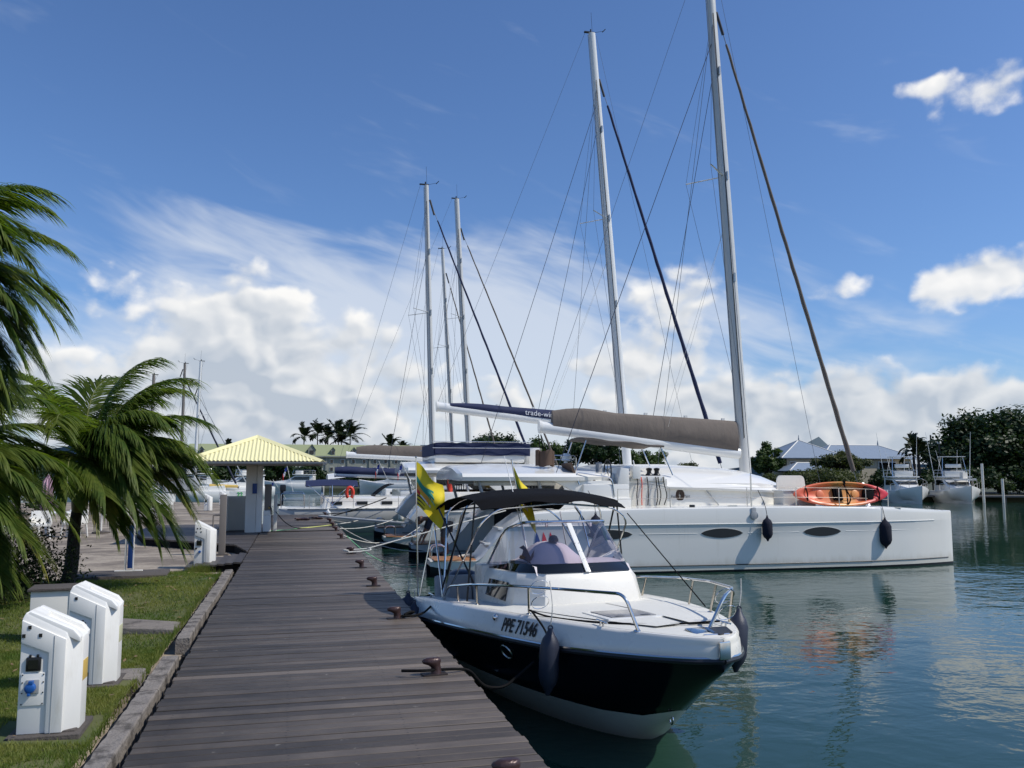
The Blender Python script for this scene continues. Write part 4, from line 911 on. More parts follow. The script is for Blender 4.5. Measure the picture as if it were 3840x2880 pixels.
def rig(t, mx, mz0, mz1, rake, boom, cover, fs, cw=(.20, .12), mmat='mast', chain=(8.6, 3.42, 1.64), hound=.90, wires=1, spreaders=True, furl='taupe', fr=.075):
    mp = lambda z: Vector((mx-rake*(z-mz0), 0, z))
    m = MB(); secs = []
    for z in (mz0-.1, mz0+3, (mz0+mz1)*.5, mz1-2, mz1):
        c = mp(z); k = 1 if z < mz1-2.5 else .8
        secs.append([(c.x+cw[0]*k*math.cos(a*math.pi/8), cw[1]*k*math.sin(a*math.pi/8), z) for a in range(16)])
    m.loft(secs, closed=True, caps=True); mast = m.build('mast', G[mmat], t, smooth=50)
    c = mp(mz1)
    MB().tube([c+Vector((.02, 0, 0)), c+Vector((-.02, .02, .95))], .007, 5).tube([c+Vector((.1, 0, .03)), c+Vector((.55, 0, .16))], .008, 5).tube([c+Vector((.48, 0, .1)), c+Vector((.62, .02, .26))], .02, 5).box(c+Vector((-.12, 0, .02)), (.45, .10, .05)).lathe([(.035, 0), (.035, .12)], 8, xf(c+Vector((-.05, 0, .04)))).build('masthead_gear', G['blackp'], mast)
    MB().tube([mp(mz0+1)+Vector((-.02, -cw[1]-.012, 0)), mp(mz1*hound)+Vector((-.02, -cw[1]*.9-.012, 0))], .012, 5).build('halyard', G['ropek'], mast)
    MB().tube([mp(mz0+1)+Vector((-cw[0]-.02, 0, 0)), mp(mz1)+Vector((-cw[0]*.8-.02, 0, -.1))], .016, 5).build('mast_track', G['zinc'], mast)
    for z in (.45, .62, .8): MB().box(mp(mz1*z)+Vector((.06, -cw[1], 0)), (.05, .04, .28)).build('mast_fitting', G['steelw'], mast)
    bx0, bz0, bx1, bz1, br = boom
    d = Vector((bx1-bx0, 0, bz1-bz0))
    bm_ = MB().tube([(bx0, 0, bz0), (bx0+d.x*.5, 0, bz0+d.z*.5), (bx1, 0, bz1)], br, 14, flat=1.15).build('boom', G['mast'], t, smooth=50)
    MB().tube([(bx0-.02, 0, bz0), (bx0+.06, 0, bz0)], br*1.12, 14, flat=1.15).build('boom_end', G['gel'], bm_)
    if cover:
        cmat, h0, h1, c0, c1 = cover; b = MB(); secs = []
        N = 18
        for i in range(N+1):
            u = i/N; x = bx0+d.x*(c0+(c1-c0)*u); z = bz0+d.z*(c0+(c1-c0)*u)+br*.5; h = h0+(h1-h0)*u**.8; f = 1+.09*math.sin(u*11)+.05*math.sin(u*29)
            hump = h*(1+.16*math.sin(min(1, u*3.2)*math.pi)*(u < .32))
            w = (.14+.13*u)*f
            pr = [(-br*.9, -.02), (-w, hump*.28), (-w*(.95+.07*math.sin(u*17)), hump*(.52+.05*math.sin(u*41))), (-w*.55, hump*.86), (-.03, hump), (.03, hump), (w*.55, hump*.86), (w*.95, hump*.55), (w, hump*.28), (br*.9, -.02)]
            secs.append([(x, y, z+q) for y, q in pr])
        b.loft(secs, closed=True, caps=True).build('sail_cover', G[cmat], bm_, smooth=60)
        for u in (.08, .28, .5, .72, .93):
            x = bx0+d.x*(c0+(c1-c0)*u); z = bz0+d.z*(c0+(c1-c0)*u)+br*.5+(h0+(h1-h0)*u**.8)
            MB().box((x, 0, z+.03), (.10, .06, .07)).build('cover_batten', G['white'], bm_)
    if wires:
        def w(a, b, r=.007, mat='wire', nm='rigging_wire'): MB().tube([a, b], r, 5).build(nm, G[mat], t)
        for s_ in (-1, 1):
            w(mp(mz1*hound), (chain[0], s_*chain[1], chain[2]+.9), .008)
            MB().tube([(chain[0], s_*chain[1], chain[2]), (chain[0], s_*chain[1], chain[2]+.9)], .022, 6).build('turnbuckle', G['steel'], t)
            if spreaders:
                w(mp(mz1*hound), mp(mz1*.62)+Vector((-.9, s_*.95, 0)), .006); w(mp(mz1*.62)+Vector((-.9, s_*.95, 0)), mp(mz0+2.2)+Vector((0, s_*.12, 0)), .006)
                MB().tube([mp(mz1*.62), mp(mz1*.62)+Vector((-.9, s_*.95, 0))], .03, 6, flat=.5).build('spreader', G['mast'], mast)
            if wires > 1:
                w(mp(mz1*.55), (bx0+d.x*.62, s_*.25, bz0+.5+d.z*.62), .0045, 'rope', 'lazy_jack')
                if s_ < 0: w(mp(mz1*.86), (3.4, s_*2.6, 2.6), .010, 'ropeblue', 'running_stay')
        w(mp(mz1)+Vector((-.3, 0, 0)), (bx0+.05, 0, bz0+br), .006, 'wire', 'topping_lift')
        w(mp(mz1*.82), (bx0+d.x*.55, 0, bz0+.4+d.z*.5), .009, 'ropeblue', 'halyard')
        if wires > 1: w(mp(mz1)+Vector((.2, 0, -.1)), (fs[0]-1.4, 0, fs[1]+.2), .006, 'wire', 'inner_halyard')
    if furl:
        a = Vector((fs[0], 0, fs[1])); e = mp(mz1*hound)+Vector((.25, 0, -.2)); N = 40
        MB().tube([a.lerp(e, i/N)+Vector((.006*math.sin(i*1.9), .006*math.cos(i*2.3), 0)) for i in range(2, N-1)], [fr*(1.05-.55*i/N)*(1+.08*math.sin(i*2.1)) for i in range(2, N-1)], 8).build('furled_jib', G[furl], t, smooth=60)
        MB().tube([a, e], .012, 6).build('forestay', G['wire'], t)
        MB().lathe([(.10, 0), (.11, .02), (.05, .05), (.05, .12), (.11, .15), (.10, .17)], 12, xf(a.lerp(e, .01))).build('furler_drum', G['blackp'], t)
        MB().tube([e-Vector((.1, 0, -.3)), e-Vector((-.12, 0, .45))], .05, 6).build('furler_swivel', G['blackp'], t)
    return mp
def stanchions(t, pts, h, mat='steel'):
    for p in pts: MB().tube([p, (p[0], p[1], p[2]+h)], .013, 6).build('stanchion', G[mat], t)
    for k in (.5, 1):
        MB().tube([(p[0], p[1], p[2]+h*k-.01) for p in pts], .0055, 4).build('lifeline', G['steelw'], t)

def catamaran(o, rz, label, L=14.6, main=True, stripe='taupe'):
    t = empty('catamaran', o, rz, label, 'catamaran')
    top = lambda x: interp(x/L*14.6, [0, 1.2, 1.28, 1.35, 1.8, 2.3, 3.1, 5.6, 9.6, 12.4, 14.6], [.40, .41, .60, .66, 1.22, 1.58, 1.64, 1.69, 1.71, 1.64, 1.50])
    hs = []
    for s_ in (-1, 1):
        h_, hw = cat_hull(t, s_, L, 2.65, top, gel='gelg')
        hs.append(h_)
        MB().box((.62, 2.65*s_, .425), (1.05, 1.15, .03)).build('teak_platform', G['teak'], t, bevel=.006)
        MB().box((1.52, 2.65*s_, .80), (.26, .8, .06)).box((1.87, 2.65*s_, 1.18), (.26, .8, .06)).build('stern_step', G['gel'], t, bevel=.006)
        for dy in (-.2, .2): MB().tube(fillet([(.05, 2.65*s_+dy-.1, .44), (.05, 2.65*s_+dy-.1, .78), (.42, 2.65*s_+dy-.1, .78), (.42, 2.65*s_+dy-.1, .44)], .16), .016, 6).build('boarding_hoop', G['steel'], t)
    if main:
        outer = lambda x, z: -2.65-hw(x)*interp(z, [.3, .85, 1.2], [.95, .972, .982])-.002
        for x0, x1 in ((3.95, 5.2), (7.1, 8.3), (10.08, 11.25)): lens_port(hs[0], x0, x1, 1.02, .25, outer)
        MB().tube([(x, outer(x, 1.02), 1.02) for x in (5.4, 6.2, 7.0)], .006, 4).build('hull_groove', G['gel'], hs[0]); MB().tube([(x, outer(x, 1.02), 1.02) for x in (8.45, 9.2, 9.95)], .006, 4).build('hull_groove', G['gel'], hs[0])
        MB().tube([(x, outer(x, 1.02), 1.02) for x in (11.4, 12.3, 13.1, 13.9)], .006, 4).build('hull_groove', G['gel'], hs[0])
        text_mesh('EANYA', .15, 'name_lettering', G['zinc'], hs[0], lambda u, v, w_: (2.50+u, -2.65-hw(2.5+u)*1.0-.012-w_, 1.33+v), .002)
        for k, (x0, mt) in enumerate(((2.62, 'signblue'), (2.80, 'flagr'), (2.98, 'flagr'))):
            MB().add([(x0-.02, outer(x0, .8)-.008, .80), (x0+.15, outer(x0+.1, .8)-.008, .80), (x0+.07, outer(x0, 1.1)-.008, 1.02), (x0+.02, outer(x0, 1.1)-.008, 1.12)], [(0, 1, 2, 3)]).build('sail_decal', G[mt], hs[0], smooth=0)
    else:
        text_mesh('TRADE', .17, 'name_lettering', G['zinc'], hs[0], lambda u, v, w_: (1.9+u*1.1, -2.65-hw(1.9+u)*.98-.012-w_, .95+v), .002)
        for x0, x1 in ((4.2, 5.4), (7.2, 8.4), (10.1, 11.2)): lens_port(hs[0], x0, x1, 1.02, .22, lambda x, z: -2.65-hw(x)*.965)
    # bridge deck, cockpit, coachroof
    MB().box((6.7, 0, 1.15), (8.2, 3.7, .80)).build('bridge_deck', G['gel'], t, bevel=.08)
    MB().prism([(2.55, -2.0), (2.62, -2.0), (2.62, 2.0), (2.55, 2.0)], .62, 1.75).build('hull_gap_shade', G['black'], t)  # black panel painted in for the shade between the hulls
    for s_ in (-1, 1): MB().box((3.9, s_*2.75, 1.80), (3.0, .34, .30)).build('cockpit_coaming', G['gel'], t, bevel=.06)
    for s_ in (-1, 1): MB().box((3.6, s_*2.2, 1.72), (1.8, .55, .30)).build('cockpit_seat', G['gel' if main else 'navycanvas'], t, bevel=.04)
    MB().box((3.7, .3, 1.95), (1.3, .9, .05)).box((3.7, .3, 1.75), (.2, .2, .4)).build('cockpit_table', G['brown'], t, bevel=.01)
    for x in (3.0, 4.5):
        cc = MB().box((x, -1.1, 1.85), (.45, .45, .05)); 
        for k in range(5): cc.box((x-.18+.09*k, -1.32, 2.05), (.035, .03, .42))
        cc.box((x, -1.32, 2.27), (.45, .035, .05)).build('cockpit_chair', G['blackp'], t)
    rf = MB(); hwid = lambda x: interp(x, [5.2, 6.4, 9.5, 10.6, 11.3], [2.55, 2.55, 2.35, 1.75, .7])
    wl = MB(); ws = [[(x, s_*(hwid(x)-.12), z) for z in (1.62, 2.32 if x < 9.6 else 2.32-.1*(x-9.6))] for x, s_ in [(5.3, -1), (6.5, -1), (8, -1), (9.5, -1), (10.5, -1), (11.15, -1), (11.15, 1), (10.5, 1), (9.5, 1), (8, 1), (6.5, 1), (5.3, 1), (5.3, -1)]]
    wl.loft(ws); coach = wl.build('cabin_wall', G['gel'], t, smooth=40)
    secs = []
    for x in (5.15, 5.2, 5.9, 6.6, 7.4, 8.4, 9.4, 10.2, 10.9, 11.3, 11.45):
        h = hwid(min(x, 11.3))*(1 if x < 11.4 else .6); ez = interp(x, [5.2, 6.4, 6.6, 9.8, 11.4], [2.42, 2.42, 2.27, 2.16, 2.06]); cz = interp(x, [5.2, 7.5, 9.4, 10.5, 11.4], [2.86, 2.88, 2.76, 2.50, 2.14]); 
        tz = .13 if x < 11.2 else .05
        pr = [(-h, ez-.10), (-h-.03, ez-.04), (-h+.02, ez), (-h*.86, ez+(cz-ez)*.45), (-h*.5, ez+(cz-ez)*.86), (0, cz), (h*.5, ez+(cz-ez)*.86), (h*.86, ez+(cz-ez)*.45), (h-.02, ez), (h+.03, ez-.04), (h, ez-.10)]
        secs.append([(x, y, z) for y, z in pr])
    rf.loft(secs, closed=True, caps=True).build('coachroof', G['gel'], t, smooth=35)
    MB().sheet(lambda u, v: (5.26, -2.2+4.4*u, 1.7+.62*v), 4, 2).build('saloon_door_glass', G['darkglass'], coach)
    fw = MB()
    for s_ in (-1, 1): fw.sheet(lambda u, v, s_=s_: (10.55+.62*u+.012, s_*((hwid(10.55+.62*u)-.11)), 1.86+.28*v), 4, 1)
    fw.build('front_window', G['darkglass'], coach)
    # hardtop over the cockpit
    hz = 2.50 if main else 2.72
    secs = []
    for x, h, dz in ((.78, 2.35, -.03), (.86, 2.75, 0), (2.0, 2.85, .06), (3.6, 2.85, .04), (4.6, 2.6, -.02), (5.3, 2.3, -.06)):
        pr = [(-h, hz-.10), (-h-.02, hz), (-h+.08, hz+.09), (-h*.55, hz+.26+dz), (0, hz+.33+dz), (h*.55, hz+.26+dz), (h-.08, hz+.09), (h+.02, hz), (h, hz-.10), (0, hz-.06)]
        secs.append([(x, y, z) for y, z in pr])
    top_ = MB().loft(secs, closed=True, caps=True).build('hardtop', G['gel'], t, smooth=25)
    for s_ in (-1, 1):
        for x in (1.3, 2.9): MB().tube([(x+.2, s_*2.6, 1.7), (x, s_*2.6, hz-.06)], .045, 8).build('hardtop_post', G['zinc'], top_)
        MB().prism([(3.3, hz-.10), (4.9, hz-.1), (5.2, 1.75), (4.4, 1.75), (3.9, 2.1)], s_*2.62-.05, s_*2.62+.05, Matrix(((1, 0, 0, 0), (0, 0, 1, 0), (0, 1, 0, 0), (0, 0, 0, 1)))).build('hardtop_buttress', G['gel'], top_, bevel=.02)
        MB().tube([(1.2, s_*2.5, hz-.16), (3.4, s_*2.5, hz-.16)], .07, 8).build('rolled_awning', G['whitedull'], top_)
    if main:
        # helm station
        MB().box((4.75, -2.15, 2.0), (1.3, 1.25, .62)).build('helm_base', G['gel'], t, bevel=.06)
        MB().prism([(5.05, 2.2), (5.40, 2.2), (5.40, 2.72), (5.16, 2.76)], -2.75, -1.6, Matrix(((1, 0, 0, 0), (0, 0, 1, 0), (0, 1, 0, 0), (0, 0, 0, 1)))).build('helm_console', G['gel'], t, bevel=.02)
        wh = MB().tube([(4.92, -2.35+.31*math.cos(a*math.pi/10), 2.66+.31*math.sin(a*math.pi/10)) for a in range(20)], .018, 6, closed=True)
        for k in range(5): wh.tube([(4.92, -2.35, 2.66), (4.92, -2.35+.31*math.cos(k*1.257+.3), 2.66+.31*math.sin(k*1.257+.3))], .009, 5)
        wh.build('helm_wheel', G['blackp'], t)
        MB().box((4.80, -1.95, 2.72), (.10, .32, .36)).build('chart_screen', G['greycush'], t, bevel=.02)
        MB().box((4.25, -2.15, 2.36), (.45, 1.0, .12)).sheet(lambda u, v: (4.0-.15*v, -2.6+.95*u, 2.42+.46*v), 4, 4).build('helm_seat', G['brown'], t, solid=.06, bevel=.02)
        MB().tube(fillet([(4.0, -2.72, 2.30), (3.9, -2.72, 2.62), (4.9, -2.78, 2.48), (5.0, -2.78, 1.75)], .14), .017, 6).build('helm_rail', G['steel'], t)
        MB().box((5.62, -2.62, 2.62), (.22, .25, .34)).tube([(5.6, -2.62, 2.78), (5.56, -2.62, 2.95)], .02, 6).build('throttle_box', G['gel'], t, bevel=.02)
        sh = MB().box((6.0, -2.15, 2.45), (1.0, .9, .16)).build('winch_shelf', G['gel'], t, bevel=.04)
        for x, y in ((5.75, -2.3), (6.1, -2.4), (6.36, -2.3)):
            MB().lathe([(.11, 0), (.10, .04), (.065, .07), (.06, .13), (.085, .17), (.085, .2), (.03, .22)], 14, xf((x, y, 2.53))).build('winch', G['blackp'], t, smooth=40)
        for k, (x, mt) in enumerate(((5.66, 'ropek'), (5.78, 'red'), (5.95, 'ropek'), (6.2, 'ropek'), (6.27, 'ropek'), (6.42, 'ropek'))):
            MB().tube(bez((x, -2.62, 2.50), (x+.01, -2.66, 2.3), (x-.03+.02*k, -2.68, 2.0), (x, -2.66, 1.74), n=5), .014, 5).build('hanging_line', G[mt], t)
        MB().add([(5.25, -2.56, 1.66), (6.55, -2.56, 1.66), (6.55, -2.56, 2.44), (5.25, -2.56, 2.44)], [(0, 1, 2, 3)]).build('helm_bulkhead', G['nonskid'], t, solid=.03)
        # helm awning, cushions and davit pieces on the hardtop
        MB().sheet(lambda u, v: (4.3+2.3*u, -2.3+1.6*v, 3.56-.20*u+.05*math.sin(v*math.pi)+.02*math.sin(u*13)), 14, 6).build('helm_awning', G['taupe'], t, solid=.05, smooth=60)
        for x, y in ((4.35, -2.25), (4.35, -.8), (6.5, -2.25), (6.5, -.8)): MB().tube([(x-.35 if x < 5 else x+.35, y, 2.55), (x, y, 3.5 if x < 5 else 3.34)], .018, 6).build('awning_pole', G['steel'], t)
        MB().sheet(lambda u, v: (3.0+.55*u, -1.9+.08*math.sin(u*9), 2.80+.42*v+.03*math.sin(u*12)), 10, 4).build('folded_cushion', G['brown'], t, solid=.10, smooth=60)
        MB().tube(fillet([(3.5, -1.4, 2.8), (3.5, -1.4, 3.1), (4.3, -1.4, 3.1), (4.3, -1.4, 2.75)], .08), .016, 6).tube([(3.5, -1.4, 2.98), (4.3, -1.4, 2.98)], .013, 6).build('hardtop_rail', G['steel'], t)
        MB().lathe([(.10, 0), (.16, .05), (.16, .14), (.09, .22)], 14, xf((4.15, -.9, 2.95))).tube([(4.15, -.9, 2.7), (4.15, -.9, 2.98)], .04, 6).build('radar_dome', G['gel'], t)
        MB().tube([(3.55, 0, 3.75), (3.5, -.6, 2.9)], .014, 5).tube([(3.62, 0, 3.75), (3.75, -.75, 2.9)], .014, 5).tube([(3.62, 0, 3.75), (3.62, -.6, 2.9)], .014, 5).build('mainsheet', G['ropek'], t)
        MB().box((3.62, -.68, 2.86), (.32, .12, .06)).build('mainsheet_block', G['blackp'], t)
        # forward deck: locker, board, crossbeam
        MB().box((10.38, -2.55, 1.89), (1.0, .55, .42)).build('deck_locker', G['whitedull'], t, bevel=.02); MB().box((10.38, -2.55, 2.115), (1.06, .60, .035)).build('locker_lid', G['gel'], t, bevel=.01)
        M = Matrix(((1, 0, 0, 0), (0, 0, 1, 0), (0, 1, 0, 0), (0, 0, 0, 1)))
        MB().prism(fillet2([(10.15, 1.7), (11.15, 1.7), (11.05, 2.54), (10.2, 2.54)], .14), -1.95, -1.90, M).build('standing_board', G['gelw'], t, smooth=30)
        MB().lathe([(.06, 0), (.06, .02)], 12, xf((7.0, -2.475, 2.05), 0, 0, R(90))).build('cabin_light', G['blackp'], coach)
        text_mesh('Fountaine Pajot', .11, 'maker_script', G['ink'], coach, lambda u, v, w_: (6.72+u*.8, -2.432-.004-w_, 1.92+v+.10*u*.2), .002)
        MB().tube([(7.75, -2.40, 2.16), (8.15, -2.38, 1.72)], .018, 6).build('cabin_seam', G['zinc'], coach)
        q = MB()
        for k in range(5): q.tube([(6.55+.07*math.sin(a*math.pi/6)*(1+.2*k*.2)+.02*k, -3.35, 2.02+.13*math.cos(a*math.pi/6)) for a in range(12)], .012, 5, closed=True)
        q.build('coiled_line', G['brown'], t)
        MB().box((6.95, -3.3, 1.73), (.14, .08, .07)).build('genoa_car', G['blackp'], t, bevel=.02)
        MB().lathe([(.0, 0), (.11, .0), (.11, .03)], 12, xf((8.62, -3.52, 1.48), 0, 0, R(90))).box((8.62, -3.50, 1.55), (.14, .03, .26)).build('chainplate_cover', G['zinc'], t, bevel=.01)
        MB().box((8.1, -3.32, 1.73), (.26, .05, .03)).box((13.2, -3.2, 1.64), (.2, .05, .03)).build('deck_cleat', G['steel'], t)
    else:
        fb = MB().box((3.6, 0, 3.16), (3.4, 4.0, .30)).build('flybridge', G['gel'], t, bevel=.06)
        for s_ in (-1, 1):
            MB().sheet(lambda u, v, s_=s_: (1.9+3.6*u, s_*2.05+.02*math.sin(u*20), 3.28+.46*v+.02*math.sin(u*17)), 24, 3).build('flybridge_cover', G['navycanvas'], t, solid=.05, smooth=60)
            MB().tube([(1.8, s_*2.10, 3.78), (5.6, s_*2.10, 3.78)], .016, 6).tube([(1.8, s_*2.12, 3.55), (5.6, s_*2.12, 3.55)], .012, 6).build('flybridge_rail', G['steel'], t)
        MB().box((1.9, 0, 3.5), (.08, 4.0, .45)).build('flybridge_cover', G['navycanvas'], t)
        MB().box((5.9, -.8, 3.25), (.5, .8, .7)).build('flybridge_console', G['gel'], t, bevel=.05)
        # two blocky stern quarters with dark gap, orange life ring and kayaks under the hardtop
        for s_ in (-1, 1): MB().prism([(.85, 1.02), (1.2, .80), (2.6, .80), (2.6, 1.95), (1.7, 1.95), (1.25, 1.55)], s_*2.65-.72, s_*2.65+.72, Matrix(((1, 0, 0, 0), (0, 0, 1, 0), (0, 1, 0, 0), (0, 0, 0, 1)))).build('stern_quarter', G['gel'], t, bevel=.06)
        MB().tube([(2.4, -2.5+.26*math.cos(a*math.pi/8), 2.2+.26*math.sin(a*math.pi/8)) for a in range(16)], .07, 8, closed=True).build('life_ring', G['red'], t)
        MB().box((1.6, -2.5, 2.12), (.55, .4, .25)).build('grill', G['blackp'], t, bevel=.08)
    # crossbeam, trampoline, pulpits
    MB().tube([(14.1, -2.5, 1.42), (14.1, 2.5, 1.42)], .09, 10).build('crossbeam', G['mast'], t)
    MB().tube([(14.1, -.55, 1.45), (14.3, 0, 2.25), (14.1, .55, 1.45)], .07, 8).build('striker', G['mast'], t)
    MB().add([(11.2, -1.8, 1.5), (14.05, -2.2, 1.46), (14.05, 2.2, 1.46), (11.2, 1.8, 1.5)], [(0, 1, 2, 3)]).build('trampoline', G['black'], t, smooth=0)
    for s_ in (-1, 1):
        pr = MB()
        if s_ > 0:
            pr.tube(bez((L*.90, 2.35, 1.55), (L*.925, 2.3, 2.05), (L*.955, 2.4, 2.18), (L*.985, 2.62, 2.2), n=6), .02, 6).tube([(L*.935, 2.35, 2.0), (L*.995, 2.65, 2.02)], .02, 6).tube([(L*.99, 2.65, 1.55), (L*.985, 2.65, 2.2)], .02, 6).tube([(L*.95, 2.9, 1.55), (L*.985, 2.7, 2.2)], .02, 6).box((L*.965, 2.6, 1.98), (.4, .35, .04))
            pr.build('pulpit_seat', G['steel'], t)
    return t, hs
def fillet2(P, r):
    out = []; n = len(P)
    for i in range(n):
        a, b, c = Vector(P[i-1]), Vector(P[i]), Vector(P[(i+1) % n]); d0 = (a-b).normalized()*r; d1 = (c-b).normalized()*r
        for k in range(6):
            u = k/5; q = (b+d0)*(1-u)**2+b*2*u*(1-u)+(b+d1)*u*u; out.append((q.x, q.y))
    return out
KO = (3.5, 24.6, 0); KR = R(-2.5)
kt, khs = catamaran(KO, KR, 'large white catamaran with taupe sail cover, nearest, its long side to the camera', 15.3)
rig(kt, 10.2, 2.7, 19.6, .048, (3.58, 3.98, 10.0, 3.22, .155), ('taupe', .46, .92, .06, .985), (14.2, 1.9), furl='taupe', mmat='mastg', cw=(.19, .12), wires=2)
stanchions(kt, [(4.85, -3.38, 1.67), (6.3, -3.38, 1.69), (8.5, -3.38, 1.70), (9.95, -3.38, 1.70), (11.3, -3.3, 1.68), (12.2, -3.2, 1.65), (13.0, -3.05, 1.61)], .52)
def kw(x, y, z):
    c, s = math.cos(KR), math.sin(KR); return (KO[0]+c*x-s*y, KO[1]+s*x+c*y, z)
for x, y, z, L_, r_, lb in ((8.92, -3.66, .80, .66, .135, 'navy blue fender hanging midway along the large catamaran'), (12.65, -3.36, .52, .84, .165, 'larger navy fender near the catamaran bow below the kayak'), (4.15, -3.68, .88, .70, .14, 'navy fender by the catamaran name, seen behind the windscreen')):
    f = fender(kw(x, y, z), L_, r_, lb, 'fendercloth', hang=.0)
    MB().tube(bez((0, 0, L_+.02), (-.03, .05, L_+.3), (-.12, .22, 2.15-z), n=5), .008, 5).build('lanyard', G['ropek'], f)
# kayak lashed to the rail
def make_kayak():
    t = empty('kayak', kw(11.47, -3.22, 1.69), KR+R(1.0), 'orange, yellow and red sit-on-top kayak lashed on edge along the catamaran rail', 'kayak'); t.rotation_euler = (R(-14), 0, KR+R(1.0))
    m = bpy.data.materials.new('swirled_kayak_plastic'); m.use_nodes = True; nt = NT(m.node_tree)
    co = nt.node('ShaderNodeTexCoord').outputs['Object']; sx = nt.node('ShaderNodeSeparateXYZ', ins={0: co}).outputs[0]
    fx = nt.m('ADD', nt.m('ADD', nt.m('MULTIPLY', sx, .333), .5), nt.m('MULTIPLY', nt.m('SUBTRACT', nt.noise(co, 3.5, 3), .5), .22))
    cr = nt.node('ShaderNodeValToRGB'); nt.put(cr.inputs[0], fx); e = cr.color_ramp.elements
    e[0].position = .03; e[0].color = (.74, .13, .06, 1); e[1].position = 1.0; e[1].color = (.68, .02, .05, 1)
    for p_, c_ in ((.2, (.78, .16, .08, 1)), (.36, (.80, .24, .08, 1)), (.50, (.80, .38, .10, 1)), (.66, (.80, .30, .08, 1)), (.80, (.74, .09, .06, 1))):
        q = e.new(p_); q.color = c_
    P_ = nt.node('ShaderNodeBsdfPrincipled', ins={'Base Color': cr.outputs[0], 'Roughness': .38}); nt.l.new(P_.outputs[0], nt.node('ShaderNodeOutputMaterial').inputs[0])
    hl, hh = 1.48, .345
    def ol(a, k=1.0):
        x = math.cos(a)*hl*k; z = math.sin(a)*hh*k; x = math.copysign(abs(math.cos(a))**.92*hl*k, math.cos(a)); z = math.copysign(abs(math.sin(a))**1.25*hh*k, math.sin(a)); return x, z+.345
    N = 48; rings = [(.30, .26), (.72, .24), (.95, .10), (1.0, .02), (1.0, -.03), (.93, -.055), (.84, -.045), (.76, -.01), (.70, .04), (.4, .06), (.02, .065)]
    b = MB(); secs = []
    for k, y in rings: secs.append([(ol(a*2*math.pi/N, k)[0], y, .345+(ol(a*2*math.pi/N, k)[1]-.345)) for a in range(N)])
    b.loft(secs, closed=True, caps=True).build('hull', m, t, smooth=45)
    for x in (-.62, .48):
        MB().lathe([(.12, 0), (.12, .02), (.09, .03)], 18, xf((x, .055, .345), 0, 0, R(90))).build('hatch_cover', m, t)
    s1 = MB().box((-.10, .02, .345), (.26, .10, .36)).box((-.15, -.04, .345), (.06, .03, .30)).box((-.03, -.04, .345), (.06, .03, .30)).build('seat_pad', G['black'], t, bevel=.03)
    MB().box((.86, .0, .36), (.34, .10, .34), ry=R(20)).build('seat_pad', G['black'], t, bevel=.04)
    for x, hgt in ((-1.10, .40), (1.15, .36), (.12, .6)): MB().tube([(x, -.06, .345-hgt/2), (x+.02, -.075, .345), (x, -.06, .345+hgt/2)], .018, 6).build('strap', G['black'], t)
    MB().tube([(.14, -.05, .62), (.14, -.05, .72)], .03, 8).tube(bez((.10, -.05, .62), (.16, -.08, .4), (.22, -.08, .2), (.15, -.06, .05), n=5), .018, 6).build('paddle_holder', G['black'], t)
make_kayak()
# taut white stern line of the large catamaran
rope('mooring_rope', [(1.30, 19.1, .93), (1.62, 19.15, .95), (5.2, 21.05, 1.66)], .015, 'rope', 'taut thick white rope from the dock bollard up to the large catamaran')
rope('mooring_rope', bez((1.20, 19.06, .90), (1.1, 19.18, .92), (1.25, 19.25, .91), (1.62, 19.14, .95), (1.66, 19.05, .92), (1.45, 19.02, .90), (1.2, 19.02, .89), n=5), .016, 'rope', 'white rope loop with a knot round the dock bollard')
# the second catamaran
TO = (3.2, 33.3, 0); TR = R(-2.0)
tt, ths = catamaran(TO, TR, 'white catamaran with navy trade-wi sail cover and flybridge, behind the nearest one', main=False)
rig(tt, 10.1, 3.0, 21.5, .072, (2.2, 5.24, 9.75, 4.40, .16), ('navycanvas', .12, .50, .07, .97), (14.5, 2.2), furl='navycanvas', fr=.095, cw=(.19, .12), wires=2)
text_mesh('trade-winds', .30, 'sail_cover_lettering', G['inkw'], tt, lambda u, v, w_: (5.72+u, -.30-.03*u-w_*.5, 4.96+v-.10*u), .003)
stanchions(tt, [(4.6, -3.38, 1.67), (6.3, -3.38, 1.69), (8.3, -3.38, 1.70), (10.2, -3.38, 1.70), (12.2, -3.2, 1.65)], .55)
# ================================================================ OTHER BOATS
def mono_hull(t, L, B, fb, gel='gelg', stern=.75, sheer=.15, z0=-.35, flare=.35):
    bwf = lambda q: B/2*interp(q, [0, .3, .55, .75, .9, .97, 1], [stern, .97, 1, .86, .47, .17, .012])
    zf = lambda q: fb+sheer*(max(0, q-.35)/.65)**2
    secs = []; dk = []
    for i in range(25):
        q = i/24; b = bwf(q); z = zf(q); x = L*q; rk = .35*(q > .9)*(q-.9)/.1
        k = 1-flare*max(0, (q-.45)/.55); pr = [(0, z0+.5*max(0, q-.8)), (.55*b*k, z0*.6), (.85*b*k, 0), (.94*b*(k+1)/2*(k+.4)/(1.4 if k < 1 else 1.4), .25), (1.0*b*(k+2)/3, fb*.6), (.985*b, z-.05), (.97*b, z)]
        secs.append([(x+rk*(zz/z if zz > 0 else 0)*.5, -y, zz) for y, zz in pr[::-1]]+[(x+rk*(zz/z if zz > 0 else 0)*.5, y, zz) for y, zz in pr])
        dk.append([(x+rk*.5, -.97*b, z), (x+rk*.5, 0, z+.06), (x+rk*.5, .97*b, z)])
    hull = MB().loft(secs); hull.add(secs[0], [tuple(range(len(secs[0])))])
    h = hull.build('hull', G[gel], t, smooth=35)
    MB().loft(dk).build('deck', G['gel'], t, smooth=30)
    return h, bwf, zf
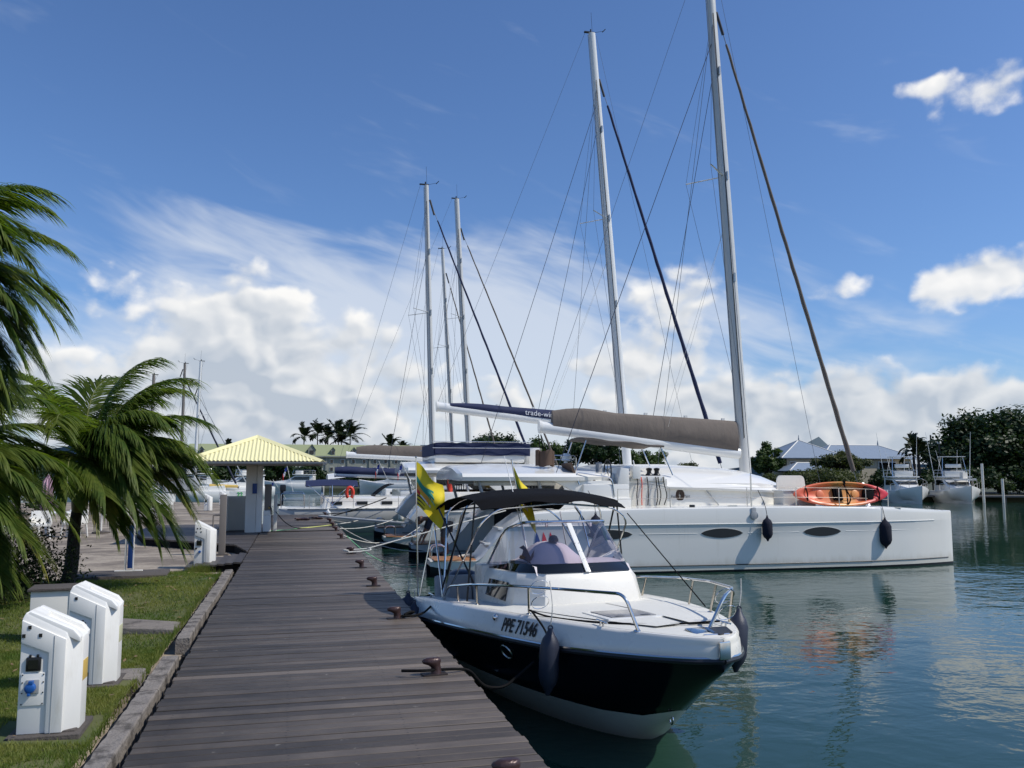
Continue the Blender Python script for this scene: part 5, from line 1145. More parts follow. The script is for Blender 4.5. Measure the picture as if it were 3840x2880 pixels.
def sailboat(o, rz, label, L=12.5, B=3.7, fb=1.05, mast=None, boom=None, cover=None, fs=None, furl='navycanvas', gel='gelg', cabin=True, mmat='mastg', fr=.07, ports=4, name='sailboat', c0=.27):
    t = empty(name, o, rz, label, 'sailboat')
    h, bwf, zf = mono_hull(t, L, B, fb, gel)
    if cabin:
        secs = []
        for x in (L*c0, L*(c0+.01), L*.4, L*.55, L*.68, L*.76):
            w = interp(x/L, [.27, .5, .76], [B*.36, B*.34, B*.14]); hz = interp(x/L, [c0, c0+.01, .5, .7, .76], [fb+.05, fb+.50, fb+.48, fb+.34, fb+.08])
            secs.append([(x, -w, fb), (x, -w*.95, hz-.08), (x, -w*.75, hz), (x, w*.75, hz), (x, w*.95, hz-.08), (x, w, fb)])
        c = MB().loft(secs, caps=True).build('cabin', G['gel'], t, smooth=30)
        for k in range(ports):
            x = L*(c0+.05+.085*k); w = interp(x/L, [.27, .5, .76], [B*.36, B*.34, B*.14])
            MB().box((x, -w*.975-.004, fb+.22), (.48, .06, .15)).build('cabin_port', G['portglass'], c, bevel=.006)
    if mast: rig(t, mast[0], mast[1], mast[2], mast[3], boom, cover, fs, cw=(.13, .09), mmat=mmat, chain=(mast[0]-.3, B*.46, fb), furl=furl, fr=fr, hound=mast[4] if len(mast) > 4 else .93)
    return t, bwf, zf
# white sloop with blue bimini behind the dock end
nt_, bwf, zf = sailboat((-.6, 40.6, 0), 0, 'white sailing yacht with navy bimini, stern at the far dock end', 13.2, 3.8, 1.08, (7.1, 1.7, 16.8, .034, .95), (2.45, 2.58, 6.9, 2.42, .10), ('navycanvas', .28, .36, .0, .99), (12.7, 1.4), 'navycanvas', gel='shadehull', c0=.14, ports=5)
MB().add([(0, -1.40, 1.08), (-.55, -1.3, .25), (-.55, 1.3, .25), (0, 1.40, 1.08)], [(0, 1, 2, 3)]).box((-.25, 0, .2), (.7, 2.6, .08)).build('transom', G['gelg'], nt_)
MB().sheet(lambda u, v: (1.15+2.3*u-.25*(v < .5)*(1-u)*0, -1.25+2.5*v, 2.30-.26*(abs(2*v-1))**3+.05*math.sin(u*math.pi)), 10, 12).build('bimini', G['navycanvas'], nt_, solid=.03, smooth=60)
for s_ in (-1, 1):
    for x0, x1 in ((1.25, 2.4), (3.3, 2.2), (2.3, 2.3)): MB().tube([(x0, s_*1.22, 2.1), (x1, s_*1.6, 1.15)], .018, 6).build('bimini_frame', G['steel'], nt_)
    MB().tube(fillet([(.1, s_*1.5, 1.1), (.1, s_*1.5, 1.75), (1.1, s_*1.7, 1.75), (1.1, s_*1.7, 1.1)], .12), .018, 6).tube([(.1, s_*1.5, 1.45), (1.1, s_*1.7, 1.45)], .014, 6).build('pushpit', G['steel'], nt_)
    MB().tube([(1.9, s_*.75+.42*math.cos(a*math.pi/9), 1.60+.42*math.sin(a*math.pi/9)) for a in range(18)], .016, 6, closed=True).tube([(1.9, s_*.75-.4, 1.6), (1.9, s_*.75+.4, 1.6)], .01, 5).tube([(1.9, s_*.75, 1.15), (1.9, s_*.75, 1.6)], .05, 6).build('steering_wheel', G['steel'], nt_)
MB().tube([(3.05+.14*math.cos(a*.28-1.1), -1.72, 1.76+.24*math.sin(a*.28-1.1)) for a in range(20)], .075, 8).build('horseshoe_buoy', G['red'], nt_, smooth=60)
ob = MB().box((.16, -1.42, 1.98), (.26, .30, .30)).build('outboard_motor', G['rubber'], nt_, bevel=.05); MB().box((.12, -1.42, 1.55), (.14, .14, .62)).box((.02, -1.42, 1.24), (.22, .06, .10)).build('outboard_leg', G['rubber'], ob, bevel=.02)
stanchions(nt_, [(1.3, -1.82, 1.08), (3.2, -1.85, 1.1), (5.2, -1.85, 1.1), (7.2, -1.8, 1.12)], .58)
MB().tube([(x, -bwf(x/13.2)*.985-.01, zf(x/13.2)-.03) for x in (.4, 2, 4, 6, 8, 10)], .03, 5).build('toe_rail', G['zinc'], nt_)
for i in range(14): MB().box((2.6+.42*i, -bwf((2.6+.42*i)/13.2)*.985-.012, zf(.3)-.02), (.22, .02, .05)).build('toe_rail_slot', G['ink'], nt_)
for x in (2.1, 5.3):
    f = fender((-.6+x, 40.6-2.0, .45), .62, .13, 'white fender nearer the stern of the sailing yacht' if x < 3 else 'white fender further forward on the sailing yacht', 'gel', hang=.0)
MB().sheet(lambda u, v: (4.2+.9*u, -.9+1.8*v, 1.60+.55*math.sin(u*1.5)), 6, 8).build('spray_hood', G['black'], nt_, solid=.03)
# third catamaran: taupe boom behind, white hardtop
c3 = empty('catamaran', (4.2, 51.5, 0), 0, 'distant catamaran with long taupe sail cover behind the sailing yacht', 'catamaran')
for s_ in (-1, 1): cat_hull(c3, s_, 13, 2.5, lambda x: interp(x, [0, 1.2, 2.2, 6, 13], [.4, .42, 1.5, 1.6, 1.45]))
MB().box((5.5, 0, 1.3), (7.5, 4.4, .8)).build('bridge_deck', G['gel'], c3, bevel=.1)
secs = []
for x, h, z in ((-2.3, 1.6, 2.45), (-1.2, 2.0, 2.58), (1.5, 2.5, 2.62), (5.5, 2.5, 2.62), (8.5, 1.7, 2.1)): secs.append([(x, -h, z-.14), (x, -h*.8, z+.05), (x, 0, z+.16), (x, h*.8, z+.05), (x, h, z-.14)])
MB().loft(secs, closed=True, caps=True).build('hardtop', G['gel'], c3, smooth=30)
MB().box((5.2, 0, 2.1), (4.6, 4.2, .8)).build('saloon', G['gel'], c3, bevel=.15); MB().box((4.2, -2.13, 2.15), (2.4, .03, .42)).build('saloon_window', G['darkglass'], c3)
rig(c3, 6.3, 2.7, 19.9, .056, (-1.2, 3.75, 6.0, 3.45, .16), ('taupe', .40, .80, .08, .98), (12.4, 1.9), furl='taupe', fr=.07, cw=(.17, .11), mmat='mastg', chain=(5.6, 3.2, 1.6))
sailboat((2.6, 61, 0), 0, 'farther white sailboat whose mast rises between two taller masts', 13, 3.9, 1.1, (8.7, 1.8, 19.2, .06, .9), (3.6, 2.7, 8.4, 2.6, .1), ('taupe', .25, .35, 0, 1), (12.6, 1.5), 'taupe', mmat='mastg')
# boats across the water on the left
t22, b22, z22 = sailboat((-3.6, 80.5, 0), R(183), 'white hulled sailboat with green number 22 across the basin', 8.2, 3.0, 1.15, (4.9, 1.3, 12.7, .015, .8), (7.6, 1.9, 5.2, 1.8, .09), ('taupe', .2, .3, 0, 1), (.3, 1.5), 'zinc', mmat='mast', fr=.05)
MB().box((1.0, 1.35, .88), (1.7, .04, .52)).build('number_panel', G['white'], t22); text_mesh('22', .50, 'number_lettering', G['inkg'], t22, lambda u, v, w_: (1.25-u, 1.40+w_, .70+v), .003, 1.0, .012)
MB().sheet(lambda u, v: (4.4+3.0*u, -1.3+2.6*v, 2.4-1.0*abs(2*v-1)-.35*u), 6, 8).build('boom_tent', G['zinc'], t22, solid=.02)
MB().tube([(1.2, .6, 1.55), (3.6, .8, 1.62)], [.12, .16], 8).build('lashed_kayak', G['amber'], t22)
sailboat((-9.6, 85.5, 0), R(178), 'sailboat with a grey-brown mast and blue furled jib, left of the yellow roof', 9.5, 3.1, 1.1, (.7, 1.5, 13.1, .0, .95), (3.2, 2.1, 1.0, 2.0, .09), None, (-4.6, 1.2), 'ropeblue', mmat='taupepost', fr=.10, ports=2)
sailboat((-9.0, 70.5, 0), R(175), 'sailboat whose slim mast shows above the palm fronds', 9.0, 3.0, 1.1, (1.75, 1.5, 10.3, .0, .95), (5.0, 2.1, 2.0, 2.0, .09), None, (-1.0, 1.5), None, mmat='taupepost', ports=2)
def motor_yacht(o, rz, label, L=10, B=3.4, fb=1.5, fly=True, band=None, bow_rails=True, tower=False):
    t = empty('motor_yacht', o, rz, label, 'motor yacht')
    h, bwf, zf = mono_hull(t, L, B, fb, 'gel', stern=.92, sheer=.55, flare=.8)
    secs = []
    for x, w, z in ((L*.14, .40, 1.15), (L*.16, .40, 1.25), (L*.42, .39, 1.25), (L*.56, .33, .55), (L*.80, .16, .28), (L*.86, .08, .1)):
        secs.append([(x, -B*w, zf(x/L)-.05), (x, -B*w*.94, fb+z-.12), (x, -B*w*.8, fb+z), (x, B*w*.8, fb+z), (x, B*w*.94, fb+z-.12), (x, B*w, zf(x/L)-.05)])
    c = MB().loft(secs, caps=True).build('cabin', G['gel'], t, smooth=25)
    for sx in (-1, 1):
        MB().add([(L*.20, sx*(B*.39+.01), fb+.55), (L*.42, sx*(B*.382+.01), fb+.55), (L*.50, sx*(B*.355), fb+.62), (L*.43, sx*(B*.375), fb+1.02), (L*.20, sx*(B*.38+.01), fb+1.05)], [(0, 1, 2, 3, 4)]).build('side_window', G['darkglass'], c, solid=.01)
    MB().add([(L*.425+.03, -B*.33, fb+1.14), (L*.425+.03, B*.33, fb+1.14), (L*.545+.03, B*.29, fb+.66), (L*.545+.03, -B*.29, fb+.66)], [(0, 1, 2, 3)]).build('windscreen', G['darkglass'], c, solid=.01)
    if fly:
        MB().box((L*.30, 0, fb+1.32), (L*.34, B*.86, .12)).build('flybridge_deck', G['gel'], t, bevel=.04)
        MB().box((L*.38, 0, fb+1.62), (L*.10, B*.55, .5)).build('flybridge_console', G['gel'], t, bevel=.06)
        for sx in (-1, 1): MB().tube(fillet([(L*.15, sx*B*.40, fb+1.4), (L*.15, sx*B*.40, fb+1.95), (L*.45, sx*B*.38, fb+1.95), (L*.47, sx*B*.36, fb+1.4)], .15), .025, 6).tube([(L*.15, sx*B*.40, fb+1.68), (L*.455, sx*B*.38, fb+1.68)], .02, 6).build('flybridge_rail', G['steel'], t)
        MB().tube(fillet([(L*.46, -B*.38, fb+1.95), (L*.49, 0, fb+1.95), (L*.46, B*.38, fb+1.95)], .2), .025, 6).build('flybridge_rail', G['steel'], t)
    if tower:
        for sx in (-1, 1):
            MB().tube([(L*.22, sx*B*.36, fb+1.35), (L*.27, sx*B*.27, fb+3.2)], .03, 6).build('tower_leg', G['steel'], t); MB().tube([(L*.42, sx*B*.34, fb+1.35), (L*.36, sx*B*.27, fb+3.2)], .03, 6).build('tower_leg', G['steel'], t)
            MB().tube([(L*.30, sx*B*.47, fb+.9), (L*.22, sx*B*.62, fb+5.6)], [.035, .012], 6).build('outrigger', G['white'], t)
            MB().tube([(L*.2, sx*B*.2, fb+1.6), (L*.12, sx*B*.30, fb+3.9)], [.025, .01], 6).build('fishing_rod', G['white'], t)
        MB().box((L*.315, 0, fb+3.22), (L*.16, B*.66, .06)).build('tower_top', G['gel'], t, bevel=.02)
        MB().box((L*.36, 0, fb+2.35), (.30, B*.42, .34)).build('tower_helm', G['gel'], t, bevel=.05)
    if bow_rails:
        for sx in (-1, 1):
            P_ = [(x, sx*bwf(x/L)*.93, zf(x/L)+.62) for x in (L*.48, L*.62, L*.76, L*.88, L*.97)]
            MB().tube([(P_[0][0], P_[0][1], P_[0][2]-.62)]+P_+[(L*1.02, 0, zf(1)+.64)], .022, 6).build('bow_rail', G['steel'], t)
            for p in P_: MB().tube([(p[0], p[1], p[2]-.62), p], .016, 5).build('bow_stanchion', G['steel'], t)
    return t
motor_yacht((57.0, 72.3, 0), R(-112), 'white sportfishing boat with tall outriggers, left of the two on the far shore', 8.2, 3.0, 1.05, True, None, True, True)
motor_yacht((61.6, 70.6, 0), R(-117), 'white sportfishing boat with bow rail, right of the two on the far shore', 8.2, 3.2, 1.05, True, None, True, True)
motor_yacht((-2.4, 104, 0), R(195), 'white motor yacht with a swept fin seen left of the shelter column', 8.5, 3.2, 1.2)
motor_yacht((-8.5, 112, 0), R(190), 'white motor yacht behind the green 22 boat', 10, 3.4, 1.4)
motor_yacht((4.2, 128, 0), R(170), 'small white cruiser across the water right of the shelter column', 9, 3.0, 1.3, True, None, False)
motor_yacht((18, 125, 0), R(160), 'small white cruiser beyond the navy bimini', 9, 3.0, 1.3, False, None, False)
# dock with piles on the far right shore
fd = empty('far_jetty', (0, 0, 0), 0, 'low grey wooden jetty with posts at the far right shore', 'jetty')
MB().box((66.5, 66.6, .55), (17, 1.6, .16), rz=R(-27)).build('deck', G['taupepost'], fd)
for i in range(9): MB().tube([(60+1.6*i, 69.2-.82*i, -.5), (60+1.6*i, 69.2-.82*i, .6)], .12, 6).build('pile', G['taupepost'], fd)
for x, y, h in ((61.6, 65.9, 3.6), (65.6, 63.8, 3.6), (66.6, 63.2, 3.7), (63.3, 65.4, 2.2)): MB().tube([(x, y, -.5), (x, y, h)], .11, 8).build('tall_post', G['whitedull'], fd)
for x, y in ((59.8, 66.2), (66.9, 62.6)):
    MB().box((x, y, 2.15), (1.8, 1.2, .18), rz=R(-27)).box((x, y, 2.5), (.5, .4, .6)).build('lift_head', G['whitedull'], fd)
    for dx in (-.7, .7): MB().tube([(x+dx, y-.35*dx, -.5), (x+dx, y-.35*dx, 2.1)], .10, 6).build('pile', G['taupepost'], fd)
# sagging ropes between dock and boats
rp = [((1.35, 23.7, .92), (4.3, 29.9, .75), .35, .016, 'rope', 'white rope sagging from the chained bollard to the second catamaran'), ((1.4, 26.9, .92), (3.4, 30.2, 1.0), .10, .014, 'rope', 'thin white rope from the dock to the second catamaran near hull'),
      ((1.4, 29.3, .92), (3.6, 35.6, 1.1), .10, .014, 'rope', 'white rope from the hose bollard to the far hull'), ((1.4, 31.8, .92), (3.6, 30.4, .95), .12, .013, 'rope', 'crossed white rope low over the water'),
      ((1.4, 34.4, .92), (3.8, 36.3, 1.6), .04, .02, 'ropek', 'black taut line from the dock to the second catamaran'), ((1.45, 23.9, .9), (4.0, 22.2, .5), .55, .012, 'ropeg', 'slack green line dipping towards the water'),
      ((1.4, 37.2, .92), (3.0, 38.8, 1.05), .05, .02, 'ropek', 'short black line at the far dock end'), ((1.5, 28.1, .9), (4.1, 23.2, .52), .3, .012, 'rope', 'loose white line hanging to the large catamaran platform')]
for a, b, dr, r_, mt, lb in rp: rope('mooring_rope', sag(a, b, dr), r_, mt, lb)
# boarding plank
t = tag(MB().box((2.5, 31.0, .97), (3.4, .34, .06), rz=R(-24), ry=R(4)).build('gangway', G['zinc'], bevel=.01), 'grey aluminium gangway laid from the dock to the second catamaran', 'gangway')
# small tricolour flags at the sterns
def tricolour(loc, rz, label, tilt=.45, s=1.0, on='small tricolour flags'):
    t = empty('ensign', loc, rz, label, 'flag', on)
    d = Vector((-math.sin(tilt), 0, math.cos(tilt)))
    MB().tube([(0, 0, 0), d*1.15*s], .010, 5).build('staff', G['white'], t)
    top_ = d*1.1*s
    for k, mt in enumerate(('flagb', 'flagw', 'flagr')):
        MB().sheet(lambda u, v, k=k: top_ + Vector((-.10*s*(k+u)*.5+.03*s*math.sin(5*(k+u)), .03*s*math.sin(6*v+k+u), -.16*s*(k+u)-.32*s*v*.55)), 4, 5).build('band', G[mt], t, smooth=60)
    return t
tricolour((4.2, 30.5, 2.0), R(-2), 'small French tricolour drooping at the near quarter of the second catamaran')
tricolour((4.0, 36.2, 2.0), R(-2), 'red and white part of a tricolour on the second catamaran far quarter', s=1.1)
tricolour((.0, 42.0, 1.75), 0, 'tricolour above the navy bimini of the sailing yacht', .25, 1.2)
tricolour((-.3, 39.3, 1.5), 0, 'tricolour beside the black outboard on the sailing yacht', .6, .9)
# person bending over the stern platform
def make_person():
    t = empty('person', kw(.55, -2.0, .45), KR+R(180), 'person in a dark shirt bending forward on the large catamaran stern platform', 'person')
    J = {'pel': (0, 0, .80), 'sp': (.20, 0, .93), 'ch': (.42, 0, .98), 'nk': (.56, 0, .96), 'hd': (.66, 0, .95),
         'lh': (0, .10, .76), 'lk': (.06, .11, .42), 'la': (-.03, .11, .07), 'lt': (.12, .12, .03), 'rh': (0, -.10, .76), 'rk': (.10, -.11, .43), 'ra': (.02, -.12, .07), 'rt': (.17, -.13, .03),
         'ls': (.44, .17, .95), 'le': (.52, .22, .66), 'lw': (.62, .16, .44), 'rs': (.44, -.17, .95), 're': (.54, -.22, .67), 'rw': (.66, -.14, .46)}
    rad = {'pel': .135, 'sp': .13, 'ch': .14, 'nk': .055, 'hd': .07, 'lh': .085, 'lk': .06, 'la': .04, 'lt': .03, 'rh': .085, 'rk': .06, 'ra': .04, 'rt': .03, 'ls': .06, 'le': .042, 'lw': .03, 'rs': .06, 're': .042, 'rw': .03}
    E = [('pel', 'sp'), ('sp', 'ch'), ('ch', 'nk'), ('nk', 'hd'), ('pel', 'lh'), ('lh', 'lk'), ('lk', 'la'), ('la', 'lt'), ('pel', 'rh'), ('rh', 'rk'), ('rk', 'ra'), ('ra', 'rt'), ('ch', 'ls'), ('ls', 'le'), ('le', 'lw'), ('ch', 'rs'), ('rs', 're'), ('re', 'rw')]
    for w_, sg in (('lw', 1), ('rw', -1)):
        b = Vector(J[w_]); J[w_+'p'] = tuple(b+Vector((.03, 0, -.07))); rad[w_+'p'] = .032; E.append((w_, w_+'p'))
        for k, (dx, dy) in enumerate(((.02, .03), (.03, .012), (.03, -.008), (.025, -.026), (-.01, .045*sg))):
            n = f'{w_}f{k}'; J[n] = tuple(Vector(J[w_+'p'])+Vector((dx, dy, -.07 if k < 4 else -.03))); rad[n] = .009; E.append((w_+'p', n))
    def skin(names, nm, mat, grow=0.0, root='pel'):
        ks = list(names); me = bpy.data.meshes.new(nm); ix = {k: i for i, k in enumerate(ks)}
        me.from_pydata([J[k] for k in ks], [(ix[a], ix[b]) for a, b in E if a in ix and b in ix], [])
        o = bpy.data.objects.new(nm, me); col.objects.link(o); o.parent = t
        md = o.modifiers.new('skin', 'SKIN'); 
        if not me.skin_vertices: 
            bm = bmesh.new(); bm.from_mesh(me); bm.verts.layers.skin.verify(); bm.to_mesh(me); bm.free()
        for k, i in ix.items(): me.skin_vertices[0].data[i].radius = (rad[k]+grow, rad[k]+grow)
        for k, i in ix.items(): me.skin_vertices[0].data[i].use_root = (k == root)
        sb = o.modifiers.new('sub', 'SUBSURF'); sb.levels = sb.render_levels = 2
        me.materials.append(mat); return o
    skin(J.keys(), 'body', G['skin'])
    skin(['pel', 'sp', 'ch', 'ls', 'rs', 'le', 're'], 'shirt', G['shirt'], .018)
    skin(['pel', 'lh', 'lk', 'rh', 'rk'], 'shorts', G['shorts'], .02)
    hd = MB().lathe([(.02, -.12), (.07, -.10), (.088, -.03), (.095, .04), (.08, .10), (.03, .125)], 16, xf((.70, 0, .92), 0, R(125)))
    hd.box((.80, 0, .86), (.03, .025, .04), ry=R(30)).box((.70, .09, .92), (.03, .02, .05)).box((.70, -.09, .92), (.03, .02, .05)).build('head', G['skin'], t, smooth=60)
    MB().lathe([(.098, 0), (.1, .04), (.086, .10), (.04, .135), (.01, .138)], 16, xf((.685, 0, .935), 0, R(115))).build('hair', G['hair'], t, smooth=60)
make_person()
rope('deck_rope', bez(kw(.9, -2.9, .46), kw(1.0, -2.5, .47), kw(1.15, -2.8, .48), kw(1.1, -2.3, .47), kw(.8, -2.5, .46), n=5), .03, 'rope', 'loose cream rope heaped on the large catamaran teak platform')
# orange and yellow inflatable kayaks stowed on the second catamaran
for x, mt, lb in ((6.2, 'red', 'red kayak end stowed behind the second catamaran cockpit'), (5.6, 'amber', 'yellow-orange float stowed in the second catamaran cockpit')):
    tag(MB().tube(bez((TO[0]+x-2, 31.2, 2.25), (TO[0]+x-1.2, 31.2, 2.36), (TO[0]+x, 31.25, 2.3), n=5), [.05]+[.22]*9+[.06], 10).build('float', G[mt], smooth=60), lb, 'float')
# ================================================================ FAR SHORE
far_poly = [(-300, 137), (10, 137), (17, 112), (44, 97), (50, 75), (70, 66), (150, 35), (420, 60), (420, 700), (-300, 700)]
tag(MB().prism(far_poly, -1, .5).build('far_shore', material('shore_earth', (.055, .06, .03), .9, var=.3)), kind='structure')
tag(MB().add([(-2600+130*i, 3000+200*math.sin(i*.7), -5) for i in range(50)]+[(-2600+130*i, 3000+200*math.sin(i*.7), 60+55*math.sin(i*.55+1)+35*math.sin(i*1.3)) for i in range(50)], [(i, i+1, 51+i, 50+i) for i in range(49)]).build('hills', material('hazed_hill_forest', (.10, .14, .17), .9, var=.1)), kind='structure')  # blue-grey haze of distance mixed into the forest colour
G['leafd'] = leaf_material('dark_tree_leaves', (.012, .030, .008), (.035, .060, .016), .5, .2, .5)
G['leafm'] = leaf_material('mid_tree_leaves', (.025, .055, .010), (.070, .105, .025), .5, .25, .5)
G['leafo'] = leaf_material('olive_tree_leaves', (.035, .050, .014), (.085, .095, .030), .6, .25, .5)
G['bark'] = material('tree_bark', (.05, .04, .03), .9, var=.3, bump=.6)
def make_tree(x, y, z0, h, rx, rz_, label, mat='leafm', n=2600, leaf=.30, seed=1, clumps=34, low=.25, flat=1.0, name='tree'):
    r = random.Random(seed); t = empty(name, (x, y, z0), 0, label, 'tree', 'trees on the far shore')
    cz = h-rz_; V = []; F = []; cl = []
    for _ in range(clumps):
        a = r.uniform(0, 6.283); e = r.uniform(-.5, 1); q = r.uniform(.2, 1)**.5*.80
        ce = math.sqrt(max(0, 1-e*e)); c = Vector((rx*q*ce*math.cos(a), rx*q*ce*math.sin(a)*.85, cz+rz_*q*e*flat)); cl.append((c, r.uniform(.16, .28)*rx))
    for k in range(n):
        c, cr = cl[k % len(cl)]; d = Vector((r.gauss(0, 1), r.gauss(0, 1), r.gauss(0, .75))); d = d.normalized()*cr*r.uniform(.3, 1.05); d.z *= min(1, rz_/rx*1.4)
        p = c+d; u = Vector((r.gauss(0, 1), r.gauss(0, 1), r.gauss(0, .6))).normalized(); w = u.cross(d.normalized()+Vector((0, 0, .4))).normalized()
        L = leaf*r.uniform(.6, 1.3); o = len(V)
        V += [p-u*L*.5, p+w*L*.3, p+u*L*.5, p-w*L*.3]; F.append((o, o+1, o+2, o+3))
    me = bpy.data.meshes.new('crown'); me.from_pydata([tuple(v) for v in V], [], F); flat_obj('crown', me, G[mat], t)
    tr = MB(); tr.tube([(0, 0, -.3), (.03*h, .02*h, h*.28), (0, 0, cz)], [.035*h, .028*h, .016*h], 8)
    for c, cr in cl[:9]: tr.tube([(.02*h, .01*h, h*.26), ((c.x)*.5, c.y*.5, (h*.3+c.z)*.55), tuple(c)], [.018*h, .011*h, .004*h], 5)
    tr.build('trunk', G['bark'], t, smooth=60)
    return t
make_tree(79.0, 82, .4, 10.2, 9.8, 6.0, 'huge dark spreading tree at the right edge of the picture', 'leafd', 30000, .52, 3, 120)
for a in ((23.4, 101, 0.4, 7.7, 4.2, 3.0, 'round dark tree between the two left masts', 'leafd', 3600, .36, 5), (30.5, 103, .4, 7.2, 4.2, 3.2, 'leafy tree behind the boom ends', 'leafm', 3600, .38, 6), (36.5, 101, .4, 8.3, 4.6, 3.4, 'broad tree above the helm awning', 'leafd', 4600, .40, 7),
          (43.5, 102, .4, 6.0, 3.8, 2.6, 'lower tree right of the helm station', 'leafm', 3200, .36, 8), (59.3, 99, .4, 6.6, 2.9, 2.8, 'bright green tree just right of the nearest mast', 'leafm', 3600, .36, 9), (50.6, 104, .4, 4.2, 2.6, 1.8, 'small hazy tree below the taupe boom', 'leafo', 1500, .3, 10),
          (58.8, 83, .4, 4.9, 3.6, 1.7, 'olive spreading tree in front of the blue roof', 'leafo', 5000, .26, 11), (54.3, 79, .4, 3.3, 5.2, 1.8, 'low wide olive tree before the villa wall', 'leafo', 6000, .24, 12), (50.5, 82, .4, 2.9, 3.0, 1.5, 'low shrubby tree left of the villa', 'leafo', 2200, .24, 13),
          (64.5, 79, .4, 3.4, 3.4, 1.7, 'dark shrubby tree behind the sportfishing boats', 'leafd', 2600, .28, 14), (61, 78, .4, 3.0, 2.6, 1.5, 'dark bush between villa and outriggers', 'leafd', 2000, .28, 15), (77.5, 74, .4, 4.0, 5.0, 2.3, 'dark hedge-like tree behind the far jetty posts', 'leafd', 5000, .3, 16), (69.5, 75, .4, 3.2, 4.0, 1.8, 'dark undergrowth below the huge tree', 'leafd', 4000, .3, 17),
          (-17, 145, .4, 6.0, 5.5, 3.0, 'dark tree at the far left behind the palm fronds', 'leafd', 2600, .5, 18), (-9.5, 147, .4, 5.8, 5.0, 3.0, 'dark tree under the left end of the yellow roof', 'leafd', 2600, .5, 19), (-3, 146, .4, 5.2, 4.2, 2.7, 'dark tree seen under the shelter roof', 'leafd', 2600, .5, 20), (2.4, 148, .4, 4.6, 3.6, 2.4, 'dark tree left of the shelter column', 'leafd', 2000, .5, 21),
          (11, 150, .4, 3.2, 5.0, 1.7, 'low dark hedge tree right of the shelter column', 'leafd', 2600, .45, 22), (21, 151, .4, 3.0, 5.5, 1.6, 'low hedge tree in front of the hotel', 'leafd', 2600, .45, 23), (29, 140, .4, 4.6, 4.5, 2.4, 'dark tree right of the hotel front', 'leafd', 2600, .45, 24), (15.6, 142, .4, 2.7, 3.2, 1.4, 'small dark shrub at the hotel waterfront', 'leafd', 1600, .4, 25),
          (-14.5, 47, .6, 3.6, 3.4, 1.9, 'dark shrubbery tree behind the terrace', 'leafd', 5000, .17, 26), (-12.5, 40, .6, 3.3, 3.0, 1.8, 'dark shrubbery tree left of the terrace chairs', 'leafd', 5000, .16, 27), (-17, 55, .6, 4.2, 4.0, 2.2, 'dark tree at the terrace far end', 'leafd', 4000, .2, 28)):
    make_tree(*a[:8], int(a[8]*1.9), a[9], seed=a[10])
# ---- palms
G['palm'] = leaf_material('palm_leaf', (.058, .108, .017), (.155, .19, .036), .5, .48, 1.6)
G['palmy'] = leaf_material('yellowing_palm_leaf', (.095, .125, .020), (.24, .21, .045), .4, .35, 1.5)
G['palmfar'] = leaf_material('far_palm_leaf', (.010, .022, .008), (.028, .040, .014), .5, .15, .6)
G['rachis'] = material('palm_rib', (.16, .17, .05), .5)
WIND = Vector((.95, -.28, -.05))
def frond(parent, base, az, elv, length, nl, lw, ll, wind, grav, mat, seed, seg=4, wl=.42, rib=.016):
    r = random.Random(seed); N = 14; d = Vector((math.sin(az)*math.cos(elv), math.cos(az)*math.cos(elv), math.sin(elv))); p = Vector(base); P_ = [p.copy()]; D = [d.copy()]
    for i in range(N):
        s = (i+1)/N; d = (d+WIND*wind*s*.9+Vector((0, 0, -grav*s))).normalized(); p = p+d*length/N; P_.append(p.copy()); D.append(d.copy())
    V = []; F = []
    for k in range(nl):
        u = .13+.87*(k+r.random()*.6)/nl; f = u*N; i = min(N-1, int(f)); q = P_[i].lerp(P_[i+1], f-i); dd = D[min(N, i+1)]
        side = dd.cross(Vector((0, 0, 1)))
        if side.length < .05: side = Vector((1, 0, 0))
        side.normalize(); upn = side.cross(dd)
        L = ll*(math.sin(min(1, u*1.05+.16)*math.pi*.80)**.7)*r.uniform(.85, 1.1)+.06
        for sg in (-1, 1):
            a = (dd*(.55+.5*u)+side*sg*.85+upn*.35+WIND*wl*r.uniform(.6, 1.1)+Vector((0, 0, r.uniform(-.22, .05)))).normalized()
            w = a.cross(upn+side*.2*sg).normalized()*lw*r.uniform(.8, 1.15)
            c = q.copy(); o = len(V); da = a.copy()
            for j in range(seg+1):
                v = j/seg; ww = w*(.35+1.6*v if v < .4 else 1.0*(1-v)**.75/.74)
                V += [tuple(c-ww), tuple(c+ww)]
                da = (da+Vector((0, 0, -.20*(1+v)))+WIND*.10*wl).normalized(); c = c+da*L/seg
            for j in range(seg): F.append((o+2*j, o+2*j+1, o+2*j+3, o+2*j+2))
    me = bpy.data.meshes.new('frond'); me.from_pydata(V, [], F); o = flat_obj('frond', me, G[mat], parent)
    MB().tube(P_, [rib*(1.1-.95*i/N) for i in range(N+1)], 5).build('rib', G['rachis'], o, smooth=60)
    return o
